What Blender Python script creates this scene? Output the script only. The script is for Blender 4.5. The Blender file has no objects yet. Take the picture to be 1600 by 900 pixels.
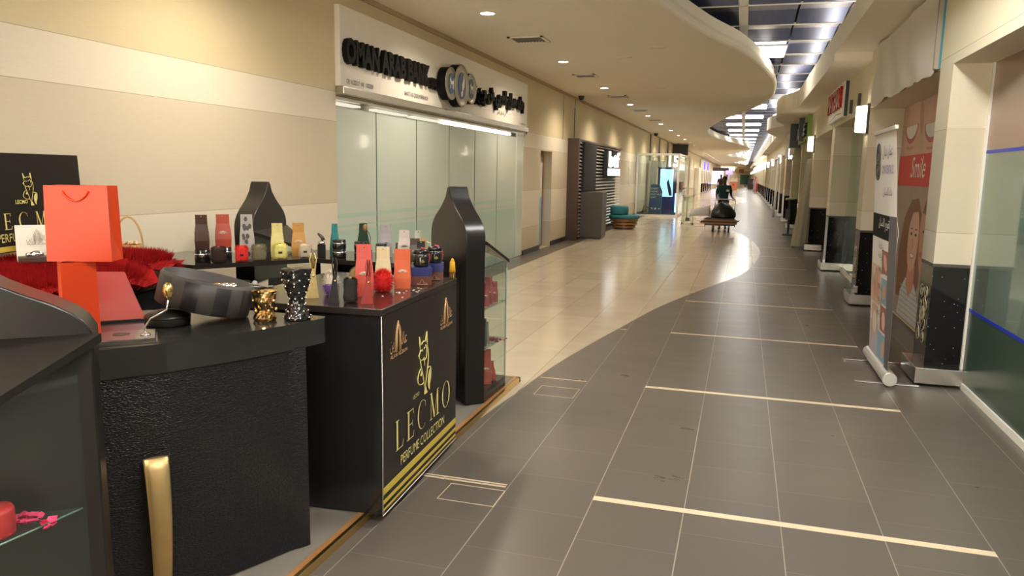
import bpy, bmesh, math, random
from mathutils import Matrix, Vector
random.seed(7)
SC = bpy.context.scene
COL = SC.collection
PI = math.pi

# ------------------------------------------------------------------ camera
cam_d = bpy.data.cameras.new('camera'); cam = bpy.data.objects.new('camera', cam_d); COL.objects.link(cam)
cam_d.lens = 26.62; cam_d.sensor_width = 36.0; cam_d.clip_start = 0.05; cam_d.clip_end = 600
Rm = Matrix(((0.95698158, -0.060361, 0.28380064), (0.28960451, 0.13883503, -0.94702379), (0.01776183, 0.98847427, 0.15034338)))
cam.matrix_world = Matrix.Translation((0, 0, 1.65)) @ Rm.to_4x4()
SC.camera = cam

# ------------------------------------------------------------------ world, exposure
w = bpy.data.worlds.new('world'); SC.world = w; w.use_nodes = True
w.node_tree.nodes['Background'].inputs[0].default_value = (1.0, 0.88, 0.7, 1)
w.node_tree.nodes['Background'].inputs[1].default_value = 0.45
SC.view_settings.view_transform = 'Standard'; SC.view_settings.look = 'None'
SC.view_settings.gamma = 1.0; SC.view_settings.use_curve_mapping = False
SC.view_settings.exposure = 1.2
SC.cycles.max_bounces = 8; SC.cycles.glossy_bounces = 4; SC.cycles.diffuse_bounces = 4
SC.cycles.transparent_max_bounces = 12; SC.cycles.use_denoising = True
SC.cycles.sample_clamp_indirect = 6.0
SC.cycles.caustics_reflective = False; SC.cycles.caustics_refractive = False
DOWN_W = 98.0        # watts of one downlight
TUBE_E = 4.5         # emission of the fluorescent panels
WARM = (1.0, 0.86, 0.68)
def area(name, loc, rot, sx, sy, watts, col=(1.0, 0.90, 0.74)):
    l = bpy.data.lights.new(name, 'AREA'); l.shape = 'RECTANGLE'; l.size = sx; l.size_y = sy; l.energy = watts; l.color = col
    o = bpy.data.objects.new(name, l); COL.objects.link(o); o.location = loc; o.rotation_euler = rot; return o
area('back_fill_light', (-0.6, -6.6, 1.6), (math.radians(108), 0, 0), 5.5, 2.6, 215)       # fill light added out of view behind the viewer, brightens the near hall
area('shop_fill_light', (3.1, 3.6, 2.5), (0, 0, 0), 1.8, 4.0, 70, (0.92, 1.0, 0.92))  # fill light added inside the shop, its source is unseen

# ------------------------------------------------------------------ materials
MATS = {}
def mat(name, col, rough=0.5, metal=0.0, emit=None, estr=0.0, noise=0.0, nscale=20.0, bump=0.0, bscale=60.0,
        trans=0.0, alpha=1.0, coat=0.0, spec=0.5, stretch=None, sheen=0.0):
    if name in MATS: return MATS[name]
    m = bpy.data.materials.new(name); m.use_nodes = True; MATS[name] = m
    nt = m.node_tree; b = nt.nodes['Principled BSDF']
    b.inputs['Base Color'].default_value = (*col, 1); b.inputs['Roughness'].default_value = rough
    b.inputs['Metallic'].default_value = metal; b.inputs['Transmission Weight'].default_value = trans
    b.inputs['Alpha'].default_value = alpha; b.inputs['Coat Weight'].default_value = coat
    b.inputs['Specular IOR Level'].default_value = spec; b.inputs['Sheen Weight'].default_value = sheen
    if emit: b.inputs['Emission Color'].default_value = (*emit, 1); b.inputs['Emission Strength'].default_value = estr
    tc = nt.nodes.new('ShaderNodeTexCoord'); mp = nt.nodes.new('ShaderNodeMapping')
    nt.links.new(tc.outputs['Object'], mp.inputs[0])
    if stretch: mp.inputs['Scale'].default_value = stretch
    n = nt.nodes.new('ShaderNodeTexNoise'); n.inputs['Scale'].default_value = nscale; n.inputs['Detail'].default_value = 4
    nt.links.new(mp.outputs[0], n.inputs['Vector'])
    v = max(noise, 0.03)
    mr = nt.nodes.new('ShaderNodeMapRange'); mr.inputs[3].default_value = 1 - v; mr.inputs[4].default_value = 1 + v
    nt.links.new(n.outputs[0], mr.inputs[0])
    mx = nt.nodes.new('ShaderNodeVectorMath'); mx.operation = 'SCALE'; mx.inputs[0].default_value = col
    nt.links.new(mr.outputs[0], mx.inputs['Scale']); nt.links.new(mx.outputs[0], b.inputs['Base Color'])
    if bump > 0:
        n2 = nt.nodes.new('ShaderNodeTexNoise'); n2.inputs['Scale'].default_value = bscale
        nt.links.new(mp.outputs[0], n2.inputs['Vector'])
        bp = nt.nodes.new('ShaderNodeBump'); bp.inputs['Strength'].default_value = bump; bp.inputs['Distance'].default_value = 0.01
        nt.links.new(n2.outputs[0], bp.inputs['Height']); nt.links.new(bp.outputs[0], b.inputs['Normal'])
    return m
def emat(name, col, s):
    return mat(name, (0.8, 0.8, 0.8), 0.5, emit=col, estr=s)
def math_node(nt, op, a, b=None, c=None):
    n = nt.nodes.new('ShaderNodeMath'); n.operation = op
    for i, x in enumerate((a, b, c)):
        if x is None: continue
        if isinstance(x, (int, float)): n.inputs[i].default_value = x
        else: nt.links.new(x, n.inputs[i])
    return n.outputs[0]

def tile_mat(name, base, grout, tx, ty, x0, y0, gw, rough, var, strips=False, spec=0.5):
    """floor tiles laid on a world grid: grout lines, a little tone change from tile to tile, cloudy glaze"""
    m = bpy.data.materials.new(name); m.use_nodes = True; nt = m.node_tree; b = nt.nodes['Principled BSDF']
    tc = nt.nodes.new('ShaderNodeTexCoord'); sp = nt.nodes.new('ShaderNodeSeparateXYZ'); nt.links.new(tc.outputs['Object'], sp.inputs[0])
    fx = math_node(nt, 'DIVIDE', math_node(nt, 'SUBTRACT', sp.outputs[0], x0), tx)
    ix = math_node(nt, 'FLOOR', fx); rx = math_node(nt, 'FRACT', fx)
    off = math_node(nt, 'FRACT', math_node(nt, 'MULTIPLY', ix, 0.5))
    fy = math_node(nt, 'DIVIDE', math_node(nt, 'SUBTRACT', sp.outputs[1], y0), ty)
    fy = math_node(nt, 'ADD', fy, off)
    iy = math_node(nt, 'FLOOR', fy); ry = math_node(nt, 'FRACT', fy)
    ex = math_node(nt, 'LESS_THAN', math_node(nt, 'MULTIPLY', math_node(nt, 'MINIMUM', rx, math_node(nt, 'SUBTRACT', 1.0, rx)), tx), gw)
    ey = math_node(nt, 'LESS_THAN', math_node(nt, 'MULTIPLY', math_node(nt, 'MINIMUM', ry, math_node(nt, 'SUBTRACT', 1.0, ry)), ty), gw * 0.6)
    eyw = math_node(nt, 'MULTIPLY', ey, 0.45)
    g = math_node(nt, 'MAXIMUM', ex, eyw)
    cb = nt.nodes.new('ShaderNodeCombineXYZ'); nt.links.new(ix, cb.inputs[0]); nt.links.new(iy, cb.inputs[1])
    wn = nt.nodes.new('ShaderNodeTexWhiteNoise'); wn.noise_dimensions = '3D'; nt.links.new(cb.outputs[0], wn.inputs['Vector'])
    ns = nt.nodes.new('ShaderNodeTexNoise'); ns.inputs['Scale'].default_value = 3.0; ns.inputs['Detail'].default_value = 6
    mp = nt.nodes.new('ShaderNodeMapping'); mp.inputs['Scale'].default_value = (.7, 1.6, 1); nt.links.new(tc.outputs['Object'], mp.inputs[0]); nt.links.new(mp.outputs[0], ns.inputs['Vector'])
    k = math_node(nt, 'ADD', math_node(nt, 'MULTIPLY', wn.outputs[0], var), math_node(nt, 'MULTIPLY', ns.outputs[0], var * 1.2))
    k = math_node(nt, 'ADD', k, 1 - var * 1.1)
    sc = nt.nodes.new('ShaderNodeVectorMath'); sc.operation = 'SCALE'; sc.inputs[0].default_value = base; nt.links.new(k, sc.inputs['Scale'])
    mx = nt.nodes.new('ShaderNodeMix'); mx.data_type = 'RGBA'; nt.links.new(g, mx.inputs[0]); nt.links.new(sc.outputs[0], mx.inputs[6]); mx.inputs[7].default_value = (*grout, 1)
    nt.links.new(mx.outputs[2], b.inputs['Base Color'])
    r = math_node(nt, 'ADD', math_node(nt, 'MULTIPLY', ns.outputs[0], 0.12), rough - 0.06)
    nt.links.new(r, b.inputs['Roughness']); b.inputs['Specular IOR Level'].default_value = spec
    return m

def wall_mat(name, cols, zs):
    """wallpaper in horizontal bands (by height above the floor) with a fine woven grain"""
    m = bpy.data.materials.new(name); m.use_nodes = True; nt = m.node_tree; b = nt.nodes['Principled BSDF']
    tc = nt.nodes.new('ShaderNodeTexCoord'); sp = nt.nodes.new('ShaderNodeSeparateXYZ'); nt.links.new(tc.outputs['Object'], sp.inputs[0])
    cur = None
    for i, c in enumerate(cols):
        if cur is None:
            n = nt.nodes.new('ShaderNodeRGB'); n.outputs[0].default_value = (*c, 1); cur = n.outputs[0]; continue
        s = math_node(nt, 'GREATER_THAN', sp.outputs[2], zs[i - 1])
        mx = nt.nodes.new('ShaderNodeMix'); mx.data_type = 'RGBA'; nt.links.new(s, mx.inputs[0]); nt.links.new(cur, mx.inputs[6]); mx.inputs[7].default_value = (*c, 1); cur = mx.outputs[2]
    for z in zs:
        s = math_node(nt, 'LESS_THAN', math_node(nt, 'ABSOLUTE', math_node(nt, 'SUBTRACT', sp.outputs[2], z)), 0.0022)
        mx = nt.nodes.new('ShaderNodeMix'); mx.data_type = 'RGBA'; nt.links.new(s, mx.inputs[0]); nt.links.new(cur, mx.inputs[6]); mx.inputs[7].default_value = (0.38, 0.31, 0.21, 1); cur = mx.outputs[2]
    ns = nt.nodes.new('ShaderNodeTexNoise'); ns.inputs['Scale'].default_value = 30; ns.inputs['Detail'].default_value = 5
    mp = nt.nodes.new('ShaderNodeMapping'); mp.inputs['Scale'].default_value = (0.6, 0.6, 6); nt.links.new(tc.outputs['Object'], mp.inputs[0]); nt.links.new(mp.outputs[0], ns.inputs['Vector'])
    mr = nt.nodes.new('ShaderNodeMapRange'); mr.inputs[3].default_value = 0.94; mr.inputs[4].default_value = 1.05; nt.links.new(ns.outputs[0], mr.inputs[0])
    sc = nt.nodes.new('ShaderNodeVectorMath'); sc.operation = 'SCALE'; nt.links.new(cur, sc.inputs[0]); nt.links.new(mr.outputs[0], sc.inputs['Scale'])
    nt.links.new(sc.outputs[0], b.inputs['Base Color']); b.inputs['Roughness'].default_value = 0.55; b.inputs['Specular IOR Level'].default_value = 0.14
    return m

def granite_mat():
    m = bpy.data.materials.new('black_granite'); m.use_nodes = True; nt = m.node_tree; b = nt.nodes['Principled BSDF']
    tc = nt.nodes.new('ShaderNodeTexCoord'); v = nt.nodes.new('ShaderNodeTexVoronoi'); v.inputs['Scale'].default_value = 26
    nt.links.new(tc.outputs['Object'], v.inputs['Vector'])
    s = math_node(nt, 'LESS_THAN', v.outputs['Distance'], 0.085)
    mx = nt.nodes.new('ShaderNodeMix'); mx.data_type = 'RGBA'; nt.links.new(s, mx.inputs[0]); mx.inputs[6].default_value = (0.006, 0.006, 0.007, 1); mx.inputs[7].default_value = (0.6, 0.6, 0.62, 1)
    nt.links.new(mx.outputs[2], b.inputs['Base Color']); b.inputs['Roughness'].default_value = 0.10; b.inputs['Specular IOR Level'].default_value = 0.25
    return m
def leather_mat():
    m = bpy.data.materials.new('black_leather'); m.use_nodes = True; nt = m.node_tree; b = nt.nodes['Principled BSDF']
    tc = nt.nodes.new('ShaderNodeTexCoord'); mp = nt.nodes.new('ShaderNodeMapping'); mp.inputs['Scale'].default_value = (1, 1, 2.6); mp.inputs['Rotation'].default_value = (0.15, 0.1, 0)
    v = nt.nodes.new('ShaderNodeTexVoronoi'); v.inputs['Scale'].default_value = 85; nt.links.new(tc.outputs['Object'], mp.inputs[0]); nt.links.new(mp.outputs[0], v.inputs['Vector'])
    bp = nt.nodes.new('ShaderNodeBump'); bp.inputs['Strength'].default_value = 0.7; bp.inputs['Distance'].default_value = 0.0042; nt.links.new(v.outputs['Distance'], bp.inputs['Height']); nt.links.new(bp.outputs[0], b.inputs['Normal'])
    b.inputs['Base Color'].default_value = (0.010, 0.010, 0.012, 1); b.inputs['Roughness'].default_value = 0.34; b.inputs['Specular IOR Level'].default_value = 0.35
    return m
def glass_mat(name, tint, op, rough=0.03):
    """clear sheet glass: tinted see-through mixed with a mirror-like sheen that grows at grazing angles"""
    m = bpy.data.materials.new(name); m.use_nodes = True; nt = m.node_tree
    for n in list(nt.nodes): nt.nodes.remove(n)
    o = nt.nodes.new('ShaderNodeOutputMaterial'); t = nt.nodes.new('ShaderNodeBsdfTransparent'); t.inputs[0].default_value = (*tint, 1)
    g = nt.nodes.new('ShaderNodeBsdfGlossy'); g.inputs['Roughness'].default_value = rough; g.inputs[0].default_value = (0.9, 0.95, 0.92, 1)
    lw_ = nt.nodes.new('ShaderNodeLayerWeight'); lw_.inputs[0].default_value = 0.5; fr_ = math_node(nt, 'ADD', math_node(nt, 'MULTIPLY', math_node(nt, 'POWER', lw_.outputs['Facing'], 4.0), 0.9), 0.04)
    d = nt.nodes.new('ShaderNodeBsdfDiffuse'); d.inputs[0].default_value = (tint[0] * .5, tint[1] * .5, tint[2] * .5, 1)
    mx = nt.nodes.new('ShaderNodeMixShader'); mx2 = nt.nodes.new('ShaderNodeMixShader'); mx2.inputs[0].default_value = op
    nt.links.new(t.outputs[0], mx2.inputs[1]); nt.links.new(d.outputs[0], mx2.inputs[2])
    nt.links.new(fr_, mx.inputs[0]); nt.links.new(mx2.outputs[0], mx.inputs[1]); nt.links.new(g.outputs[0], mx.inputs[2]); nt.links.new(mx.outputs[0], o.inputs[0])
    return m

M = dict(
    dark_tile=tile_mat('dark_tile', (0.115, 0.098, 0.082), (0.34, 0.30, 0.25), 0.4557, 0.438, -0.6405, 3.645, 0.0024, 0.30, 0.10),
    pale_tile=tile_mat('pale_tile', (0.58, 0.49, 0.37), (0.28, 0.23, 0.17), 0.4557, 0.9, -0.6405, 3.645, 0.0022, 0.17, 0.12, spec=0.6),
    strip=mat('strip', (0.66, 0.54, 0.38), 0.3),
    wall=wall_mat('wall_paper', [(0.62, 0.54, 0.40), (0.70, 0.64, 0.52), (0.60, 0.53, 0.41), (0.71, 0.65, 0.53), (0.62, 0.53, 0.34)], [0.55, 1.30, 2.16, 2.47]),
    wall_r=wall_mat('wall_paper_r', [(0.68, 0.61, 0.47), (0.62, 0.56, 0.42), (0.68, 0.62, 0.47), (0.70, 0.63, 0.46)], [1.24, 2.05, 2.62]),
    ceil=mat('ceil', (0.84, 0.77, 0.65), 0.85, spec=0.1), rim=mat('rim', (0.86, 0.80, 0.66), 0.7),
    sign_white=mat('sign_white', (0.78, 0.74, 0.66), 0.4), black=mat('black', (0.012, 0.012, 0.013), 0.35),
    lacquer=mat('lacquer', (0.012, 0.012, 0.013), 0.16, noise=0.1, spec=0.6), satin=mat('satin', (0.015, 0.013, 0.012), 0.3, spec=0.4),
    gold=mat('gold', (0.82, 0.58, 0.22), 0.25, 1.0), gold_paint=mat('gold_paint', (0.78, 0.56, 0.12), 0.4), gold_pale=mat('gold_pale', (0.80, 0.70, 0.26), 0.45),
    brass=mat('brass', (0.62, 0.45, 0.20), 0.48, 0.9, noise=0.1), steel=mat('steel', (0.55, 0.52, 0.48), 0.25, 1.0, noise=0.08, stretch=(1, 1, 20)),
    silver=mat('silver', (0.8, 0.8, 0.82), 0.18, 1.0), chrome=mat('chrome', (0.85, 0.85, 0.85), 0.08, 1.0), white=mat('white', (0.8, 0.78, 0.72), 0.45),
    carpet=mat('carpet', (0.25, 0.225, 0.19), 0.95, noise=0.2, nscale=300, bump=0.6, bscale=500, spec=0.1),
    orange=mat('orange', (0.62, 0.045, 0.004), 0.42), orange_dk=mat('orange_dk', (0.70, 0.05, 0.008), 0.5),
    glass=glass_mat('glass', (0.90, 0.96, 0.93), 0.02), glass_dark=glass_mat('glass_dark', (0.55, 0.64, 0.58), 0.30, 0.05),
    frost=mat('frost', (0.58, 0.65, 0.59), 0.12, noise=0.04, nscale=2, spec=0.6, coat=0.3), frost_low=mat('frost_low', (0.47, 0.63, 0.56), 0.14, coat=0.3),
    granite=granite_mat(), leather=leather_mat(), red_fur=mat('red_fur', (0.30, 0.008, 0.009), 0.8, noise=0.35, nscale=14, spec=0.1),
    lamp=emat('lamp', (1.0, 0.93, 0.80), 14.0), tube=emat('tube', (1.0, 0.97, 0.90), TUBE_E), sconce=emat('sconce', (1.0, 0.90, 0.70), 3.2),
    cove=emat('cove', (1.0, 0.92, 0.74), 4.0), wood=mat('wood', (0.34, 0.16, 0.055), 0.45, noise=0.25, stretch=(1, 8, 1)),
    brown=mat('brown', (0.065, 0.038, 0.026), 0.45), grey=mat('grey', (0.07, 0.062, 0.055), 0.45), slat=mat('slat', (0.50, 0.46, 0.40), 0.35, 0.6),
    teal=mat('teal', (0.03, 0.20, 0.24), 0.8), teal_shut=mat('teal_shut', (0.08, 0.22, 0.22), 0.6), blue=mat('blue', (0.008, 0.012, 0.16), 0.35),
    skin=mat('skin', (0.10, 0.045, 0.025), 0.55), skin_light=mat('skin_light', (0.45, 0.24, 0.15), 0.55), shirt=mat('shirt', (0.008, 0.055, 0.050), 0.8), hair=mat('hair', (0.008, 0.006, 0.005), 0.6),
    trousers=mat('trousers', (0.02, 0.02, 0.025), 0.8), plastic=mat('plastic', (0.010, 0.010, 0.009), 0.35, bump=0.8, bscale=25), card=mat('card', (0.42, 0.20, 0.085), 0.7, noise=0.15),
    metalceil=mat('metalceil', (0.23, 0.225, 0.32), 0.42, 0.75, noise=0.25, nscale=3, stretch=(5, 0.6, 1)), metalceil_b=mat('metalceil_b', (0.10, 0.13, 0.29), 0.38, 0.75, noise=0.25, nscale=3, stretch=(5, 0.6, 1)),
    void=mat('void', (0.02, 0.02, 0.025), 0.9), red=mat('red', (0.62, 0.03, 0.02), 0.4), cloth=mat('cloth', (0.66, 0.62, 0.55), 0.9, bump=0.5, bscale=3),
    wicker=mat('wicker', (0.50, 0.31, 0.12), 0.6, noise=0.3, nscale=60, bump=0.8, bscale=90), paper=mat('paper', (0.80, 0.76, 0.68), 0.6),
    maroon=mat('maroon', (0.40, 0.055, 0.05), 0.22, coat=0.4), acryl=mat('acryl', (0.16, 0.14, 0.12), 0.12, 0.5),
)

# ------------------------------------------------------------------ mesh builder
class MB:
    def __init__(s): s.v = []; s.f = []; s.m = []; s.sm = []
    def add(s, vs, fs, mi=0, smooth=False, M4=None):
        o = len(s.v)
        s.v += [tuple(M4 @ Vector(v)) if M4 else tuple(v) for v in vs]
        for f in fs: s.f.append(tuple(i + o for i in f)); s.m.append(mi); s.sm.append(smooth)
        return s
    def box(s, x0, x1, y0, y1, z0, z1, mi=0, M4=None, bev=0.0):
        if bev > 0 and min(x1 - x0, y1 - y0, z1 - z0) > 2.2 * bev:
            b = bmesh.new(); bmesh.ops.create_cube(b, size=1.0)
            for v in b.verts: v.co = Vector(((x0 + x1) / 2 + v.co.x * (x1 - x0), (y0 + y1) / 2 + v.co.y * (y1 - y0), (z0 + z1) / 2 + v.co.z * (z1 - z0)))
            bmesh.ops.bevel(b, geom=b.edges[:] , offset=bev, segments=2, profile=0.5, affect='EDGES')
            b.verts.index_update(); vs = [v.co[:] for v in b.verts]; fs = [[v.index for v in f.verts] for f in b.faces]; b.free()
            return s.add(vs, fs, mi, False, M4)
        vs = [(x, y, z) for z in (z0, z1) for y in (y0, y1) for x in (x0, x1)]
        return s.add(vs, [(0, 2, 3, 1), (4, 5, 7, 6), (0, 1, 5, 4), (2, 6, 7, 3), (0, 4, 6, 2), (1, 3, 7, 5)], mi, False, M4)
    def prism(s, pts, z0, z1, mi=0, M4=None):
        n = len(pts); vs = [(x, y, z0) for x, y in pts] + [(x, y, z1) for x, y in pts]
        a = sum(pts[i][0] * pts[(i + 1) % n][1] - pts[(i + 1) % n][0] * pts[i][1] for i in range(n))
        fs = [tuple(range(n))[::-1], tuple(range(n, 2 * n))] + [(i, (i + 1) % n, n + (i + 1) % n, n + i) for i in range(n)]
        if a < 0: fs = [f[::-1] for f in fs]
        return s.add(vs, fs, mi, False, M4)
    def lathe(s, prof, n=24, mi=0, M4=None, smooth=True, sx=1.0, sy=1.0):
        vs = [(r * math.cos(2 * PI * k / n) * sx, r * math.sin(2 * PI * k / n) * sy, z) for r, z in prof for k in range(n)]
        fs = [(i * n + k, i * n + (k + 1) % n, (i + 1) * n + (k + 1) % n, (i + 1) * n + k) for i in range(len(prof) - 1) for k in range(n)]
        if prof[0][0] > 1e-5: fs.append(tuple(range(n))[::-1])
        if prof[-1][0] > 1e-5: fs.append(tuple((len(prof) - 1) * n + k for k in range(n)))
        return s.add(vs, fs, mi, smooth, M4)
    def cyl(s, x, y, z0, z1, r, n=20, mi=0, M4=None):
        T = Matrix.Translation((x, y, 0)); return s.lathe([(r, z0), (r, z1)], n, mi, (M4 @ T) if M4 else T, False)
    def tube(s, pts, r, n=8, mi=0, M4=None, closed=False):
        P = [Vector(p) for p in pts]; rs = r if isinstance(r, (list, tuple)) else [r] * len(P); vs = []
        for i, p in enumerate(P):
            t = (P[min(i + 1, len(P) - 1)] - P[max(i - 1, 0)]).normalized()
            a = t.orthogonal().normalized() if i == 0 else (pa - t * pa.dot(t)).normalized()
            pa = a; b = t.cross(a)
            for k in range(n): q = 2 * PI * k / n; vs.append(tuple(p + (a * math.cos(q) + b * math.sin(q)) * rs[i]))
        fs = [(i * n + k, i * n + (k + 1) % n, (i + 1) * n + (k + 1) % n, (i + 1) * n + k) for i in range(len(P) - 1) for k in range(n)]
        fs += [tuple(range(n))[::-1], tuple((len(P) - 1) * n + k for k in range(n))]
        return s.add(vs, fs, mi, True, M4)
    def ball(s, c, r, mi=0, n=14, sc=(1, 1, 1), M4=None):
        prof = [(max(math.sin(PI * i / n) * 1.0, 1e-6 if i in (0, n) else 0), -math.cos(PI * i / n)) for i in range(n + 1)]
        T = Matrix.Translation(c) @ Matrix.Diagonal((r * sc[0], r * sc[1], r * sc[2], 1))
        return s.lathe(prof, n + 4, mi, (M4 @ T) if M4 else T, True)
    def flat(s, pts, d=0.0, mi=0, M4=None):
        return s.add([(x, y, d) for x, y in pts], [tuple(range(len(pts)))], mi, False, M4)
    def build(s, name, mats, parent=None, loc=None, rotz=None):
        me = bpy.data.meshes.new(name); me.from_pydata(s.v, [], s.f)
        for m in (mats if isinstance(mats, (list, tuple)) else [mats]): me.materials.append(m)
        me.polygons.foreach_set('material_index', s.m); me.polygons.foreach_set('use_smooth', s.sm); me.update()
        o = bpy.data.objects.new(name, me); COL.objects.link(o)
        if parent: o.parent = parent
        if loc: o.location = loc
        if rotz is not None: o.rotation_euler = (0, 0, rotz)
        return o
def tag(o, label, cat, group=None, kind=None):
    o['label'] = label; o['category'] = cat
    if group: o['group'] = group
    if kind: o['kind'] = kind
    return o
def thing(name, label, cat, loc=(0, 0, 0), rz=0.0, group=None):
    o = bpy.data.objects.new(name, None); COL.objects.link(o); o.empty_display_size = 0.05
    o.location = loc; o.rotation_euler = (0, 0, rz); return tag(o, label, cat, group)
def struct(name, mb, m, label=None, cat=None):
    o = mb.build(name, m); o['kind'] = 'structure'
    if label: o['label'] = label
    if cat: o['category'] = cat
    return o
def copy_tree(o, parent=None):
    c = o.copy(); COL.objects.link(c)
    if parent: c.parent = parent
    for ch in list(KIDS.get(o.name, [])) or [x for x in COL.objects if x.parent == o]: copy_tree(ch, c)
    return c
KIDS = {}
def dup(root, loc, rz=None, label=None, group=None):
    c = copy_tree(root); c.location = loc
    if rz is not None: c.rotation_euler = (0, 0, rz)
    if label: c['label'] = label
    if group: c['group'] = group
    return c
def frame_mat(o, r, u):
    r = Vector(r).normalized(); u = Vector(u); u = (u - r * u.dot(r)).normalized(); n = r.cross(u)
    return Matrix(((r.x, u.x, n.x, o[0]), (r.y, u.y, n.y, o[1]), (r.z, u.z, n.z, o[2]), (0, 0, 0, 1)))
def text_mesh(s, size, depth=0.0, bold=0.0, sx=1.0, align='LEFT', shear=0.0, sp=1.0):
    c = bpy.data.curves.new('lettering', 'FONT'); c.body = s; c.size = size; c.extrude = depth; c.offset = bold; c.align_x = align; c.shear = shear; c.space_character = sp
    c.resolution_u = 3
    o = bpy.data.objects.new('lettering', c); COL.objects.link(o); dg = bpy.context.evaluated_depsgraph_get(); dg.update()
    me = bpy.data.meshes.new_from_object(o.evaluated_get(dg)); COL.objects.unlink(o); bpy.data.objects.remove(o)
    for v in me.vertices: v.co.x *= sx
    return me
def lettering(s, size, o, r, u, m, parent=None, name='lettering', fit=None, **k):
    me = text_mesh(s, size, **k)
    if fit and len(me.vertices):
        xs = [v.co.x for v in me.vertices]; f = fit / (max(xs) - min(xs))
        for v in me.vertices: v.co.x *= f
    me.name = name; me.materials.clear(); me.materials.append(m); ob = bpy.data.objects.new(name, me); COL.objects.link(ob)
    if parent: ob.parent = parent
    ob.matrix_basis = frame_mat(o, r, u); return ob
# Arabic letters as joined glyphs (isolated, final, initial, medial), laid out right to left
AR = {'ا': 'ﺍﺎﺍﺎ', 'ب': 'ﺏﺐﺑﺒ', 'ن': 'ﻥﻦﻧﻨ', 'ك': 'ﻙﻚﻛﻜ', 'ع': 'ﻉﻊﻋﻌ', 'م': 'ﻡﻢﻣﻤ', 'ل': 'ﻝﻞﻟﻠ', 'ر': 'ﺭﺮﺭﺮ', 'ي': 'ﻱﻲﻳﻴ', 'ش': 'ﺵﺶﺷﺸ', 'ط': 'ﻁﻂﻃﻄ', 'ئ': 'ﺉﺊﺋﺌ',
      'ق': 'ﻕﻖﻗﻘ', 'ز': 'ﺯﺰﺯﺰ', 'س': 'ﺱﺲﺳﺴ', 'ت': 'ﺕﺖﺗﺘ', 'د': 'ﺩﺪﺩﺪ', 'و': 'ﻭﻮﻭﻮ', 'ف': 'ﻑﻒﻓﻔ', 'ة': 'ﺓﺔﺓﺔ', 'ه': 'ﻩﻪﻫﻬ', 'ح': 'ﺡﺢﺣﺤ', 'ص': 'ﺹﺺﺻﺼ'}
NOJ = set('ارزدوة')
def arabic(s):
    out = []
    for w_ in s.split(' '):
        g = ''
        for i, c in enumerate(w_):
            if c not in AR: g += c; continue
            p = i > 0 and w_[i - 1] in AR and w_[i - 1] not in NOJ; n = i < len(w_) - 1 and w_[i + 1] in AR and c not in NOJ
            g += AR[c][3 if p and n else 1 if p else 2 if n else 0]
        out.append(g[::-1])
    return ' '.join(out[::-1])
def interp(pts, x):
    if x <= pts[0][0]: return pts[0][1]
    for i in range(len(pts) - 1):
        if x <= pts[i + 1][0]:
            (x0, y0), (x1, y1) = pts[i], pts[i + 1]; t = (x - x0) / (x1 - x0)
            m0 = (y1 - (pts[i - 1][1] if i else y0)) / (x1 - (pts[i - 1][0] if i else x0)) * (x1 - x0)
            j = min(i + 2, len(pts) - 1); m1 = (pts[j][1] - y0) / (pts[j][0] - x0) * (x1 - x0)
            return (2 * t**3 - 3 * t * t + 1) * y0 + (t**3 - 2 * t * t + t) * m0 + (-2 * t**3 + 3 * t * t) * y1 + (t**3 - t * t) * m1
    return pts[-1][1]

# ================================================================== THE SETTING
WL, WR, HC = -4.2, 1.5, 3.57
FC = [(-8, -1.3), (0, -1.7), (4.19, -1.64), (5.25, -1.56), (6.3, -1.47), (8, -1.21), (9.87, -0.87), (12.3, -0.23), (13.4, 0.06), (15.1, 0.28), (17.5, 0.456), (19.9, 0.38), (22.5, 0.09), (26, -0.5), (30, -1.05), (36, -1.5), (43, -1.1), (49, -0.3), (55, 0.3), (62, 0.2), (68, -0.7), (76, -1.5), (84, -0.8), (92, 0.2), (102, 0.2), (112, -0.9), (122, -1.4), (134, 0), (190, 0)]
CW = [(-8, -0.9), (0, -1.9), (4, -1.8), (8.85, -1.02), (10.18, -0.775), (11.46, -0.48), (12.6, -0.134), (13.98, 0.146), (15.55, 0.384), (17.26, 0.542), (19.8, 0.568), (21.7, 0.375), (23.7, 0.05), (26.5, -0.58), (30, -1.15), (33.75, -1.54), (38, -1.57), (43.3, -1.07), (49.2, -0.2), (54.6, 0.26), (60, 0.2), (66, -0.8), (71, -1.5), (76, -1.3), (80, -0.47), (88, 0.2), (96, 0.2), (104, -0.9), (112, -1.4), (122, -0.5), (134, 0.2), (150, 0.2), (190, 0)]
ys = [-8 + 0.35 * i for i in range(125)]; ys += [ys[-1] + 1.4 * (i + 1) for i in range(113)]; ys = [y for y in ys if y < 191] + [191.0]
fl = MB(); fp = MB()
for a, b in zip(ys[:-1], ys[1:]):
    xa, xb = interp(FC, a), interp(FC, b)
    fp.add([(-4.45, a, 0), (xa, a, 0), (xb, b, 0), (-4.45, b, 0)], [(0, 1, 2, 3)])
    fl.add([(xa, a, 0), (5.2, a, 0), (5.2, b, 0), (xb, b, 0)], [(0, 1, 2, 3)])
f1 = struct('floor', fl, M['dark_tile']); f2 = struct('floor', fp, M['pale_tile'])
st = MB()
for k in range(0, 24):
    y = 3.645 + 2.19 * k; c = interp(FC, y) + 0.02
    if c < 1.185:
        w_ = 0.05
        st.box(max(c, -0.64), 1.185, y, y + w_, 0.0, 0.0012)
        if c < -1.12:
            st.box(c, -1.11, y, y + 0.016, 0.0, 0.0012)
            if k == 0: st.box(c, -1.11, y + 0.03, y + 0.042, 0.0, 0.0012)
struct('trim_1', st, M['strip'])
tr = MB(); tr.box(WL, -3.76, 5.9, 60, 0, 0.0012); struct('trim_2', tr, M['dark_tile'])
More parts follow.
